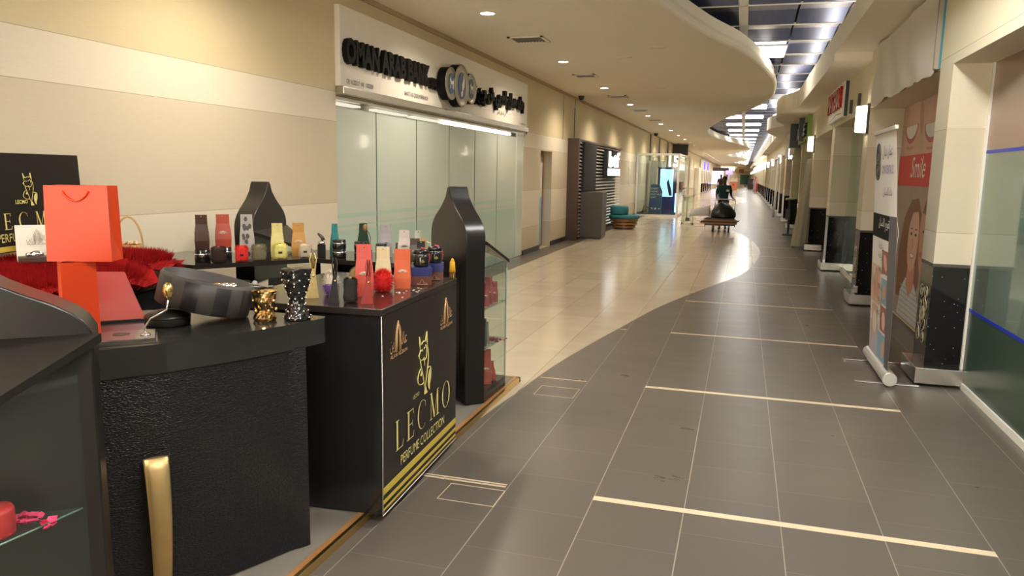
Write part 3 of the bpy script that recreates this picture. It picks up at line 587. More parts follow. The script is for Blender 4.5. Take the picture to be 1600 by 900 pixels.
# green shop
gs = thing('shop_sign', 'green fascia with raised black lettering above the leaning drape', 'sign', (1.5, 23.0, 2.56))
g = MB(); g.box(-.1, 0, -3.2, 0, 0, .60, 0); g.build('board', mat('lime', (0.22, 0.34, 0.06), 0.5), gs)
g = MB(); g.box(-.22, -.1, -2.0, -1.85, .02, .6); g.build('blade', M['black'], gs)
lettering('KUDU', .40, (-.12, -.3, .12), (0, -1, 0), U_, M['black'], gs, 'raised_lettering', fit=1.2, depth=.04, bold=.02)
lettering('CAFE', .40, (-.12, -2.15, .12), (0, -1, 0), U_, M['black'], gs, 'raised_lettering', fit=.9, depth=.04, bold=.02)
g = MB(); g.box(1.72, 1.88, 19.1, 22.4, 0, 2.54); tag(g.build('shopfront', mat('lime_pale', (0.45, 0.50, 0.22), 0.6)), 'pale green shopfront panel behind the leaning drape', 'panel')
g = MB(); g.box(1.72, 1.88, 22.98, 26.3, 0, 2.54); tag(g.build('shopfront', mat('lime_pale', (0, 0, 0))), 'second pale green shopfront panel beyond the queue barrier', 'panel')
g = MB(); g.box(1.2, 1.5, 23.3, 23.6, 2.5, 3.16); tag(g.build('blade_sign', M['black']), 'tall black sign board at the end of the green fascia', 'sign')
g = MB(); g.box(1.38, 1.42, 24.2, 29.6, 2.35, 3.12); tag(g.build('cloth_cover', M['cloth']), 'hanging white cloth over the fascia beyond the green shop', 'cloth')
for i, (x0, y0, y1, z0, z1, m_, lb) in enumerate([(1.62, 30.8, 34.1, 1.15, 2.5, (0.70, 0.45, 0.12), 'yellow shopfront panel far along the right side'), (1.62, 30.8, 34.1, .8, 1.14, (0.75, 0.72, 0.66), 'white low shopfront panel under the yellow one'), (1.62, 34.7, 38, 0, 2.3, (0.78, 0.74, 0.66), 'white shopfront panel beyond the yellow one'), (1.7, 26.9, 30.2, 0, 2.4, (0.16, 0.07, 0.04), 'dark brown shopfront panel before the yellow one')]):
    g = MB(); g.box(x0, x0 + .05, y0, y1, 0 if i == 1 else z0, z1, bev=.008); tag(g.build('shopfront', mat('pan%d' % i, m_, .5)), lb, 'panel')
g = MB(); g.tube([(1.30, 33.8, 0), (1.36, 33.8, 2.5)], .05, 10); tag(g.build('leaning_pole', M['paper']), 'white pole leaning by the far right shopfronts', 'pole')
# far strip of lit signs
for i, yy in enumerate([58, 66, 74, 82, 90, 98]):
    g = MB(); g.box(1.2, 1.48, yy, yy + 6.5, 2.3, 2.75); tag(g.build('lit_sign', emat('lit_sign', (1, .95, .85), 1.6)), 'far glowing white shop sign in the row on the right', 'sign', 'far glowing shop signs')

# drape leaning by the third bay, queue barrier
dp = MB(); n = 30
for j in range(13):
    z = 2.08 * j / 12; wd = .34 - .10 * j / 12; ox = 1.36 + .18 * j / 12
    for i in range(n):
        a = 2 * PI * i / n; r = 1 + .10 * math.sin(a * 7 + j * .15)
        dp.v.append((ox + wd * .5 * r * math.cos(a), 19.35 + .10 * r * math.sin(a), z + .03))
for j in range(12):
    for i in range(n): a = j * n + i; b_ = j * n + (i + 1) % n; dp.f.append((a, b_, b_ + n, a + n)); dp.m.append(0); dp.sm.append(True)
dp.f.append(tuple(12 * n + i for i in range(n))); dp.m.append(0); dp.sm.append(False)
dp.box(1.2, 1.5, 19.22, 19.45, 0, .035, 1)
tag(dp.build('rolled_drape', [mat('drape', (0.36, 0.32, 0.24), 0.85), M['black']]), 'tall grey-beige drape leaning against the right side, floor to lamp height', 'drape')
qb = thing('queue_barrier', 'black-footed queue barrier with a silver top rail', 'barrier', (1.33, 23.4, 0))
g = MB(); g.box(-.16, .16, -.12, .12, 0, .04, bev=.01); g.build('base', M['black'], qb); g = MB(); g.cyl(0, 0, .04, 1.03, .03); g.build('post', M['black'], qb)
g = MB(); g.tube([(-.12, -.2, 1.04), (.3, .3, 1.1)], .035, 10); g.build('rail', M['silver'], qb); g = MB(); g.box(-.1, .02, -.03, .0, .45, .75); g.build('plate', M['grey'], qb)

# ---------------------------------------------------------------- roll-up banner
rb = thing('rollup_banner', 'slim white roll-up dental banner standing on splayed feet', 'banner', (1.215, 6.5, 0), 0)
g = MB(); g.lathe([(.0001, -.003), (.052, -.003), (.055, 0), (.055, 1.05), (.052, 1.053), (.0001, 1.053)], 20, 0, Matrix.Translation((0, 0, .07)) @ Matrix.Rotation(-PI / 2, 4, 'X'), False); g.build('cassette', mat('alu', (0.62, 0.60, 0.57), .35, .6), rb)
for yq in (.12, .92):
    g = MB(); g.box(-.24, .24, yq - .02, yq + .02, .001, .014, bev=.004); g.build('foot', M['silver'], rb)
# sheet slightly curled
g = MB(); n = 24
H = 1.94
def bquad(t0, t1, s0, s1, d, m_, name='print', nn=6, nt_=4):
    g = MB(); vs = []
    for j in range(nn + 1):
        for i in range(nt_ + 1): vs.append(bpt(t0 + (t1 - t0) * i / nt_, s0 + (s1 - s0) * j / nn, d))
    fs = [(j * (nt_ + 1) + i, j * (nt_ + 1) + i + 1, (j + 1) * (nt_ + 1) + i + 1, (j + 1) * (nt_ + 1) + i) for j in range(nn) for i in range(nt_)]
    g.add(vs, fs, 0, True); return g.build(name, m_, rb)
def bpt(t, s, d=0.0): return (-.012 + .03 * (t > .8) * (t - .8) * math.sin(PI * s) * 5 - d, .98 - .93 * t, .1 + s * H)
bquad(0, 1, 0, 1, 0, mat('banner', (0.74, 0.70, 0.66), .4), 'sheet', 20, 12)
bquad(0, .82, .545, .65, .002, mat('ban_black', (0.02, 0.018, 0.018), .8, spec=.1))
bquad(.82, 1, 0.0, .65, .002, mat('ban_grey', (0.13, 0.12, 0.12), .8, spec=.1), nn=20, nt_=6)
bquad(0.0, .5, .25, .42, .002, mat('ban_skin', (0.62, 0.40, 0.30), .45)); bquad(.55, .82, .40, .50, .002, mat('ban_red', (0.30, 0.09, 0.07), .45)); bquad(.55, .82, .27, .38, .002, mat('ban_blue', (0.20, 0.32, 0.40), .45))
bquad(.55, .82, .15, .26, .002, mat('ban_red', (0, 0, 0))); bquad(.45, .85, .02, .14, .002, mat('ban_cyan', (0.25, 0.42, 0.55), .45)); bquad(0, .45, .0, .16, .002, mat('ban_lilac', (0.50, 0.45, 0.55), .45)); bquad(.1, .4, .1, .24, .003, mat('ban_skin', (0, 0, 0)))
NB = (0, -1, 0)
TB = Matrix(((0, 0, -1, -.0155), (-1, 0, 0, 0), (0, 1, 0, 0), (0, 0, 0, 1)))
def bprint(cy, cz, ry, rz_, col, rot=0):
    g = MB(); g.flat([(-a, b) for a, b in ell(cy, .1 + cz * H, ry, rz_ * H, rot, 20)][::-1], 0, 0, TB); return g.build('print', mat('bp_%d_%d_%d' % tuple(int(c * 99) for c in col), col, .6), rb)
bprint(.72, .34, .13, .07, (0.55, .30, .20), 20); bprint(.80, .36, .05, .05, (.74, .70, .66), 0); bprint(.30, .45, .09, .03, (.62, .36, .28), 30); bprint(.31, .325, .10, .03, (.5, .28, .2), -30); bprint(.30, .20, .08, .04, (.68, .5, .42), 10); bprint(.28, .08, .06, .05, (.6, .38, .28), 40); bprint(.72, .16, .1, .05, (.7, .62, .56), -20)
lettering(arabic('عمان دنتال'), .12, (-.016, .60, .1 + .90 * H), NB, U_, M['grey'], rb, fit=.42); lettering('OMAN DENTAL CL', .10, (-.016, .60, .1 + .825 * H), NB, U_, mat('violet', (0.16, 0.12, 0.35), .5), rb, fit=.50)
lettering(arabic('بنك الاسنان'), .09, (-.016, .52, .1 + .735 * H), NB, U_, M['grey'], rb, fit=.4); lettering(arabic('تقويم الاسنان'), .10, (-.018, .66, .1 + .60 * H), NB, U_, M['paper'], rb, fit=.5)
for q, s_ in enumerate((.50, .46, .40, .33, .27, .21)): lettering(arabic('زراعة'), .07, (-.018, .62, .1 + s_ * H), NB, U_, M['grey'], rb, fit=.22)
g = MB()
for r_, zc in ((.10, .905), (.10, .85)):
    for rr in (1, .72, .45):
        pts = [(-.017, .80 + .9 * r_ * rr * math.cos(a * PI / 12), .1 + zc * H + r_ * rr * math.sin(a * PI / 12)) for a in range(25)]
        g.tube(pts, .006, 5)
g.build('emblem', M['grey'], rb); g = MB(); g.ball((-.015, .8, .1 + .90 * H), .035, sc=(.15, 1, 1)); g.ball((-.015, .79, .1 + .85 * H), .035, sc=(.15, 1, 1)); g.build('emblem_dot', M['red'], rb)
g = MB(); g.box(-.03, .0, .02, 1.0, .1 + H - .005, .1 + H + .03, bev=.006); g.build('top_bar', mat('alu', (0, 0, 0)), rb); g = MB(); g.tube([(.03, .52, .12), (.02, .52, .1 + H)], .008, 8); g.tube([(.03, .52, .12), (.10, .45, 1.2), (.02, .52, 2.05)], .004, 6); g.build('pole', M['steel'], rb)

tilt = Matrix.Translation((0, 0, .1)) @ Matrix.Rotation(-.05, 4, 'Y') @ Matrix.Translation((0, 0, -.1))
for c_ in [x for x in COL.objects if x.parent == rb and x.name.split('.')[0] not in ('cassette', 'foot')]: c_.matrix_basis = tilt @ c_.matrix_basis

# ================================================================== LEFT SIDE BEYOND THE BANK
bf = thing('shop_portal', 'dark shop portal with silver slats and lit btf sign', 'shopfront', (WL, 18.6, 0))
g = MB(); g.box(0, .28, 0, .12, 0, 2.52, 0); g.box(0, .22, .12, 7.4, 2.47, 2.52, 0); g.build('frame', M['brown'], bf)
g = MB()
for k in range(27):
    z = .05 + .09 * k; g.add([(.02, .13, z), (.26, .13, z + .02), (.26, .60, z + .02), (.02, .60, z), (.02, .13, z + .05), (.22, .13, z + .065), (.22, .60, z + .065), (.02, .60, z + .05)], [(0, 3, 2, 1), (4, 5, 6, 7), (1, 2, 6, 5), (0, 1, 5, 4), (2, 3, 7, 6)])
g.build('slat_column', M['slat'], bf)
g = MB(); g.box(.0, .30, .62, 2.3, 1.22, 2.46, 0); g.box(0, .02, .62, 2.3, 0, 1.22, 0); g.build('dark_bay', M['void'], bf)
g = MB()
for k in range(26):
    z = .1 + .092 * k
    g.add([(.02, 2.35, z), (.20, 2.35, z + .02), (.20, 7.35, z + .02), (.02, 7.35, z), (.02, 2.35, z + .045), (.17, 2.35, z + .06), (.17, 7.35, z + .06), (.02, 7.35, z + .045)], [(0, 3, 2, 1), (4, 5, 6, 7), (1, 2, 6, 5), (0, 1, 5, 4), (2, 3, 7, 6)])
g.build('slat_wall', M['slat'], bf)
g = MB(); g.box(.0, .02, 2.35, 7.35, 0, 2.47); g.build('backing', M['grey'], bf)
sg = thing('lit_sign', 'glowing white btf sign with a lit box below it', 'sign', (WL + .22, 22.55, 1.62)); g = MB(); g.box(0, .10, -.05, 2.25, -.02, .74); g.build('housing', M['void'], sg)
lt = emat('letters_lit', (1, .98, .92), 1.0)
lettering('btf', .66, (.13, 0.05, .26), R_, U_, lt, sg, 'lit_lettering', fit=1.9, depth=.02, bold=.004)
g = MB(); g.box(.10, .14, .1, 2.2, .0, .21); g.build('lit_box', lt, sg); lettering(arabic('بتف بنك'), .17, (.145, .3, .05), R_, U_, M['slat'], sg, fit=1.6)
kb = thing('dark_kiosk', 'tall dark grey cabinet standing before the slatted shop portal', 'cabinet', (-3.72, 19.75, 0), .06)
g = MB(); g.box(-.28, .28, -.5, .5, .04, 1.2, 0, bev=.008); g.build('body', M['grey'], kb); g = MB(); g.box(-.26, .26, -.48, .48, 0, .04); g.build('plinth', M['black'], kb); g = MB(); g.box(-.275, -.27, -.3, .3, .15, 1.1); g.build('panel', M['black'], kb)
bn = thing('round_bench', 'round teal upholstered bench on stacked wooden rings', 'bench', (-3.46, 23.5, 0))
for i, (z, r) in enumerate([(.04, .36), (.14, .40), (.24, .43)]): g = MB(); g.lathe([(r - .05, z), (r, z), (r, z + .07), (r - .05, z + .07), (.0001, z + .07)], 36, 0, None, False); g.build('wood_ring', M['wood'], bn)
g = MB(); g.cyl(0, 0, 0, .3, .30); g.build('core', M['black'], bn)
g = MB(); g.lathe([(.0001, .31), (.42, .31), (.47, .34), (.48, .39), (.45, .43), (.0001, .45)], 36, 0, None); g.build('seat', M['teal'], bn)
g = MB(); g.lathe([(.0001, .44), (.26, .44), (.28, .47), (.28, .66), (.25, .70), (.0001, .71)], 30, 0, None); x = g.build('backrest', M['teal'], bn); x.location = (-.14, -.1, 0)
g = MB(); g.box(WL, WL + .03, 29.2, 29.35, 1.2, 2.2); tag(g.build('wall_pipe', M['silver']), 'slim pale pipe on the wall before the glass enclosure', 'pipe')
# glass enclosure
en = thing('glass_enclosure', 'white-framed glass enclosure against the left wall, blue screens inside', 'enclosure', (WL, 31.2, 0))
for (x0, y0, x1, y1) in [(0.06, 0, 1.70, 0), (1.70, 0, 1.70, 3.4)]:
    g = MB(); L = math.hypot(x1 - x0, y1 - y0); a = math.atan2(y1 - y0, x1 - x0); T = Matrix.Translation((x0, y0, 0)) @ Matrix.Rotation(a, 4, 'Z')
    g.box(0, L, -.01, .01, .08, 2.46, 0, T); g.build('pane', M['glass'], en)
    g = MB(); g.box(-.03, .04, -.04, .04, 0, 2.53, 0, T); g.box(L - .04, L + .04, -.04, .04, 0, 2.53, 0, T); g.box(.04, L - .04, -.04, .04, 0, .08, 0, T); g.box(.04, L - .04, -.04, .04, 2.44, 2.53, 0, T); g.build('frame', M['white'], en)
g = MB(); g.box(.55, .60, .9, .96, 0, 2.4); g.box(.2, .25, 3.3, 3.4, 0, 2.4); g.build('upright', M['steel'], en)
scr = thing('display_screen', 'tall lit cyan screen in a dark blue totem inside the enclosure', 'screen', (-3.12, 33.3, 0))
g = MB(); g.box(-.40, .42, 0, .18, 0, 2.0, bev=.01); g.build('totem', M['blue'], scr)
g = MB(); g.box(-.30, .25, -.012, 0, .75, 1.92); g.build('screen', mat('cyan_screen', (.1, .3, .35), .3, emit=(.42, .78, .92), estr=.75), scr)
g = MB(); g.flat([(-.02, 1.35), (.05, 1.5), (.2, 1.0), (.22, .8), (.1, .8)], 0, 0, Matrix(((1, 0, 0, 0), (0, 0, -1, -.016), (0, 1, 0, 0), (0, 0, 0, 1)))); g.build('figure', M['blue'], scr)
g = MB(); g.box(.36, .43, -.02, -.002, .1, .9); g.build('edge_light', mat('edge_blue', (0, 0, .2), .3, emit=(.1, .3, 1), estr=6), scr)
lettering('15', .62, (-.05, -.01, 2.05), (1, 0, 0), U_, lt, scr, 'lit_numeral', fit=.42, depth=.01, bold=.02)
pt = thing('info_totem', 'low blue angled totem with white text before the lit screen', 'totem', (-3.42, 32.0, 0))
g = MB(); g.prism([(-.30, 0), (.22, 0), (.24, 1.0), (.12, 1.28), (-.22, 1.28)], -.08, .08, 0, Matrix(((1, 0, 0, 0), (0, 0, 1, 0), (0, 1, 0, 0), (0, 0, 0, 1)))); g.build('body', mat('totem_blue', (.02, .07, .22), .4), pt)
for k, s_ in enumerate(('SMART', 'HOME', 'FAST AND', 'EASY')): lettering(s_, .10, (-.22, -.09, 1.08 - .12 * k), (1, 0, 0), U_, M['paper'], pt)
g = MB(); g.box(-.2, -.12, -.085, -.08, .25, .33); g.box(-.05, .03, -.085, -.08, .25, .33); g.box(.1, .19, -.085, -.08, .27, .31); g.build('icon', M['paper'], pt)
for i, (x, yy, z1, h) in enumerate([(-3.9, 34.8, 2.3, .5), (-3.55, 35.4, 2.3, .5)]):
    g = MB(); g.box(x - .2, x + .1, yy, yy + .5, 0, 2.3); tag(g.build('grey_cabinet', M['slat']), ['tall grey cabinet at the back of the enclosure by the wall', 'second tall grey cabinet at the back of the enclosure'][i], 'cabinet')
tr_ = thing('luggage_frame', 'folded grey metal trolley lying at the left of the glass enclosure', 'trolley', (-3.85, 31.6, 0))
g = MB(); g.tube([(-.1, 0, .08), (0, 0, .42), (.25, .1, .3), (.5, .2, .08)], .02); g.tube([(-.1, .2, .08), (.5, .3, .1)], .02); g.build('frame', M['grey'], tr_)
for x in (-.1, .5): g = MB(); g.lathe([(.05, -.02), (.05, .02)], 16, 0, Matrix.Translation((x, .1, .05)) @ Matrix.Rotation(PI / 2, 4, 'X')); g.build('wheel', M['black'], tr_)
ga = thing('security_gate', 'free-standing cream security gate post on the pale floor', 'gate', (-1.78, 26.9, 0))
g = MB(); g.box(-.2, -.15, -.05, .05, 0, 1.28); g.box(.16, .21, -.05, .05, 0, 1.22); g.box(-.2, .21, -.05, .05, 0, .06); g.box(-.2, .21, -.05, .05, 1.2, 1.25); g.box(-.2, .21, -.05, .05, .95, 1.0); g.build('frame', M['rim'], ga)
g = MB(); g.box(-.15, .16, -.01, .01, .06, .95); g.build('pane', M['glass'], ga); g = MB(); g.box(-.06, .08, -.03, -.01, .12, .22); g.build('label_plate', M['grey'], ga)
po_ = thing('gate_arch', 'thin white goal-post frame rising behind the security gate', 'frame', (-2.3, 29.4, 0)); g = MB(); g.tube([(.0, 0, 2.4), (.32, .1, 2.36), (.32, .1, 0)], .03); g.build('post', M['white'], po_)
# slots, black loudspeaker box, red sign, pale end-wall items
g = MB()
for a in (35.6, 39.5, 44.0): g.box(WL, WL + .03, a, a + .5, 2.0, 3.55)
struct('trim_9', g, M['brown'])
o = thing('speaker_box', 'black box hanging high on the left wall beyond the slots', 'speaker', (WL + .02, 47.5, 3.2)); g = MB(); g.box(0, .9, -.3, .3, -.32, .32, bev=.02); g.build('housing', M['black'], o); g = MB(); g.cyl(0, 0, 0, .5, .04, M4=Matrix.Translation((0.3, 0, .0))); g.build('hanger', M['black'], o)
rs2 = thing('shop_sign', 'dark red lettering of a shop high on the left wall', 'sign', (WL + .02, 50.0, 2.45)); g = MB(); g.box(0, .03, 0, 7, 0, .08); g.build('rail', M['brown'], rs2)
lettering(arabic('مطعم بيت'), .9, (.06, .2, .15), R_, U_, mat('darkred', (.25, .02, .02), .4), rs2, 'raised_lettering', fit=6.4, depth=.05, bold=.02)
vs_ = thing('shop_sign', 'pale sign with violet emblems above the far left pilasters', 'sign', (WL + .02, 78.0, 2.2)); g = MB(); g.box(0, .1, 0, 22, 0, 1.1); g.build('board', M['sign_white'], vs_)
for q in (5, 13): g = MB(); g.box(.1, .2, q, q + 2, .15, .95); g.build('emblem', mat('emb_violet', (.12, .08, .5), .4, emit=(.15, .1, .8), estr=.8), vs_)
fp_ = thing('pilaster', 'white panel on a black foot in the far left row', 'pillar', (WL + .004, 78, 0), 0, 'black-footed white panels on the far left')
g = MB(); g.box(0, .35, 0, 2.0, .95, 2.2); g.build('shaft', M['sign_white'], fp_); g = MB(); g.box(0, .35, 0, 2.0, .1, .95); g.build('base', M['granite'], fp_); g = MB(); g.box(0, .4, -.1, 2.1, 0, .1); g.build('plinth', M['steel'], fp_)
KIDS[fp_.name] = [x for x in COL.objects if x.parent == fp_]
for k in range(1, 6): dup(fp_, (WL + .004, 78 + 4 * k, 0))
g = MB(); g.box(-4.19, -3.8, 70, 74, 0, 2.4, bev=.05); tag(g.build('atm_cabinet', M['paper']), 'pale cabinet before the far left panels', 'cabinet')
# far kiosks
for i, (x, yy, c, lb) in enumerate([(-1.15, 100, (0.62, 0.25, 0.12), 'orange kiosk counter far away, right of the man in white'), (-2.55, 100, (0.60, 0.22, 0.12), 'reddish kiosk counter far away, left of the man with the cart')]):
    o = thing('kiosk', lb, 'kiosk', (x, yy, 0)); g = MB(); g.box(-.45, .45, -.4, .4, .02, 1.05, bev=.02); g.build('counter', mat('kio%d' % i, c, .5), o)
    g = MB(); g.box(-.5, .5, -.45, .45, 1.05, 1.1); g.build('top', M['sign_white'], o); g = MB(); g.ball((0, -.41, .68), .15, sc=(1, .1, .7)); g.build('emblem', M['red'], o)
    g = MB()
    for q in range(6): g.box(-.4 + q * .14, -.3 + q * .14, -.2, .1, 1.1, 1.3 + .3 * ((q * 7) % 3) / 2)
    g.build('goods', mat('kgoods%d' % i, (.8, .65, .35) if i else (.8, .75, .65), .5), o)
for i, (x, yy, wd, z0, z1, c, e, lb) in enumerate([(-3.5, 110, 1.6, .6, 2.4, (.75, .7, 1.0), 1.0, 'glowing violet-white shop window at the far left'), (-1.9, 108, .9, 2.0, 2.5, (.1, .05, .8), 1.5, 'small glowing blue sign over the far kiosks'), (-2.9, 149.79, 2.4, 2.9, 3.4, (1, .95, .85), 2.5, 'long glowing bulkhead light over the far shops')]):
    g = MB(); g.box(x - wd / 2, x + wd / 2, yy, yy + .2, z0, z1, bev=.01); (g.box(x - .03, x + .03, yy + .05, yy + .11, 0, z0) if i < 2 else None); o = tag(g.build('lit_sign', mat('litp%d' % i, (.5, .5, .5), .5, emit=c, estr=e)), lb, 'sign')
g = MB(); g.box(-4.2, -2.0, 111, 111.2, 2.4, 2.9); tag(g.build('shop_canopy', M['brown']), 'dark brown canopy over the glowing far left shop', 'canopy')
g = MB(); g.box(-.9, .0, 151, 151.2, 2.4, 3.1); tag(g.build('shop_canopy', M['wood']), 'brown board high at the far end of the corridor', 'board')

# ================================================================== PERFUME BOOTH
pf = [(-4.1, 0.8), (-2.6, 0.8), (-1.64, 1.0), (-1.64, 5.62), (-4.1, 5.62)]
o = thing('booth_platform', 'low carpeted booth platform with a gold edge strip', 'platform')
g = MB(); g.prism(pf, 0.0, .036); g.build('deck', M['carpet'], o)
g = MB(); g.box(-1.64, -1.61, 1.0, 5.65, 0, .040); g.box(-4.1, -1.61, 5.62, 5.65, 0, .040); g.build('edge_strip', M['gold'], o)
g = MB(); g.box(-1.655, -1.628, 1.0, 5.62, .036, .042); g.build('edge_wood', M['wood'], o)
DZ = .043

PROF = [(0, 1.55), (.018, 1.535), (.05, 1.475), (.12, 1.415), (.175, 1.378), (.235, 1.342), (.285, 1.302), (.315, 1.265), (.333, 1.22), (.335, 1.15), (.33, 1.08)]
def display_unit(name, label, c, wd, crown=1.0, shelf=(.42, .70), z_lid=1.172, z_tip=1.0, W=.66, door=False, inset=0.0):
    """onion-arched board with a triangular glass case in front: c = front right top corner on plan, wd = unit vector from there to the left end of the board"""
    w_ = Vector((wd[0], wd[1], 0)).normalized(); n = Vector((-w_.y, w_.x, 0))
    if n.dot(Vector((c[2], c[3], 0))) < 0: n = -n
    mid = Vector((c[0], c[1], 0)) + w_ * W / 2
    t = thing(name, label, 'display case', (mid.x, mid.y, DZ))
    T = Matrix(((w_.x, n.x, 0, 0), (w_.y, n.y, 0, 0), (0, 0, 1, 0), (0, 0, 0, 1)))
    h = W / 2; f = h / .335
    half = [(a * f, 1.10 + (z - 1.10) * crown - DZ) for a, z in PROF]
    out = half + [(h, .0)] + [(-h, .0)] + [(-a, z) for a, z in half[::-1][:-1]]
    b = MB(); T2 = T @ Matrix(((1, 0, 0, 0), (0, 0, 1, 0), (0, 1, 0, 0), (0, 0, 0, 1)))
    b.prism(out, -.147, 0, 0, T2); x = b.build('arched_board', M['satin'], t)
    bm = bmesh.new(); bm.from_mesh(x.data); bmesh.ops.recalc_face_normals(bm, faces=bm.faces)
    for fc in bm.faces: fc.smooth = len(fc.verts) == 4 and abs(fc.normal.z) > -1
    bm.to_mesh(x.data); bm.free()
    for e in x.data.edges: pass
    md = x.modifiers.new('bevel', 'BEVEL'); md.width = .006; md.segments = 2; md.limit_method = 'ANGLE'
    for p_ in x.data.polygons: p_.use_smooth = len(p_.vertices) == 4
    try: x.data.set_sharp_from_angle(angle=math.radians(35))
    except Exception: pass
    if door:
        b = MB(); b.box(-h + .10, h - .13, -.1515, -.147, .12, .98, 0, T); dd = b.build('back_door', M['satin'], t)
        b = MB(); b.box(h - .15, h - .13, -.158, -.151, .5, .62, 0, T); b.build('lock', M['steel'], dd)
    # plinth, case
    tri = [(h, 0.0), (-h, 0.0), (0, h)]
    b = MB(); b.prism(tri, 0, .08, 0, T); b.build('plinth', M['lacquer'], t)
    zt, zl = z_tip - DZ, z_lid - DZ
    def lid(o_, z0, z1): # a triangle plate sloping to the tip
        q = 1 + o_ / h; A = [(h * q, -0.0), (-h * q, -0.0), (0, h * q)]; zz = [zl, zl, zt]
        vs = [(p[0], p[1], z + z0) for p, z in zip(A, zz)] + [(p[0], p[1], z + z1) for p, z in zip(A, zz)]
        return vs, [(0, 1, 2), (5, 4, 3), (0, 3, 4, 1), (1, 4, 5, 2), (2, 5, 3, 0)]
    b = MB(); b.add(*lid(.02, -.012, .012), 0, False, T); b.build('sloping_lid', M['satin'], t)
    b = MB()
    for sx in (1, -1):
        b.add([(sx * (h - inset), .002, .08), (0, h - inset, .08), (0, h - inset, zt - .013), (sx * (h - inset), .002, zl - .013)], [(0, 1, 2, 3) if sx < 0 else (3, 2, 1, 0)], 0, False, T)
    b.build('glass_side', M['glass'], t)
    b = MB(); e_ = mat('glass_edge', (0.30, 0.42, 0.36), .2); b.box(-.004, .004, h - inset - .008, h - inset, .08, zt, 0, T); b.build('glass_corner', e_, t)
    for s_ in shelf:
        k = .97 - inset / h; b = MB(); b.prism([(h * k, .004), (-h * k, .004), (0, h * k)], s_ - DZ, s_ - DZ + .007, 0, T); sh_ = b.build('shelf', M['glass'], t)
        b = MB(); b.tube([(h * k, .004, s_ - DZ + .003), (0, h * k, s_ - DZ + .003), (-h * k, .004, s_ - DZ + .003)], .003, 4, 0, T); b.build('shelf_edge', e_, sh_)
    b = MB(); b.lathe([(.012, -.004), (.018, 0), (.012, .004)], 14, 0, T @ Matrix.Translation((h * .78, h * .20, shelf[0] - DZ - .03)) @ Matrix.Rotation(PI / 2, 4, 'X')); b.build('eyelet', M['silver'], t)
    return t, mid, T
u2, m2, T2_ = display_unit('display_case', 'arched black display case with glass corner at the far end of the booth', (-1.657, 4.889, .7, .7), (-.69, .72), door=True, shelf=(.418, .702))
u1, m1, T1_ = display_unit('display_case', 'black arched display case nearest the viewer, cut by the left edge', (-1.716, 1.65, .7, -.7), (-.766, -.643), crown=.72, shelf=(.675,), inset=.045)
u3, m3, T3_ = display_unit('display_case', 'black arched display case at the back wall, behind the row of bags', (-3.495, 4.87, 1, .2), (-.2, .98), shelf=(.5,))
u1['label'] = 'black arched display case nearest the viewer, cut by the left edge'

# ---- LECMO counter
A0, B0 = Vector((-1.525, 3.045, 0)), Vector((-1.585, 4.15, 0))
lc = thing('display_counter', 'black counter with the gold LECMO banner on its aisle side', 'counter', (A0.x, A0.y, DZ))
dv = (B0 - A0).normalized(); LN = (B0 - A0).length; nl = Vector((-dv.y, dv.x, 0))
T = Matrix(((dv.x, nl.x, 0, 0), (dv.y, nl.y, 0, 0), (0, 0, 1, 0), (0, 0, 0, 1)))
g = MB(); g.box(.012, LN - .01, .008, .80, 0, .955, 0, T); g.build('body', M['lacquer'], lc)
g = MB(); g.box(0, LN, 0, .82, .955, .987, 0, T, bev=.004); g.build('worktop', mat('counter_top', (0.025, 0.02, 0.018), .13, noise=.2), lc)
g = MB(); g.box(.006, LN - .006, .000, .008, .003, .952, 0, T); bn_ = g.build('banner', mat('banner_black', (0.013, 0.011, 0.010), .32, spec=.35), lc)
g = MB(); g.tube([(.0, 0, .0), (.003, -.002, .5), (0, 0, .955)], .0018, 6, 0, T); g.tube([(0, 0, .002), (LN, 0, .002)], .0025, 6, 0, T); g.build('banner_edge', M['white'], lc)
o_, r_ = A0, dv
def bpos(s, z, d=.002): v = dv * s - nl * d; return (v.x, v.y, z)
gp = M['gold_pale']
g = MB()
for z0, z1 in ((.10, .135), (.055, .075), (.022, .034)): g.box(.007, LN - .007, -.0015, 0, z0, z1, 0, T)
g.build('stripe', mat('stripe_gold', (0.62, 0.47, 0.07), .4), bn_)
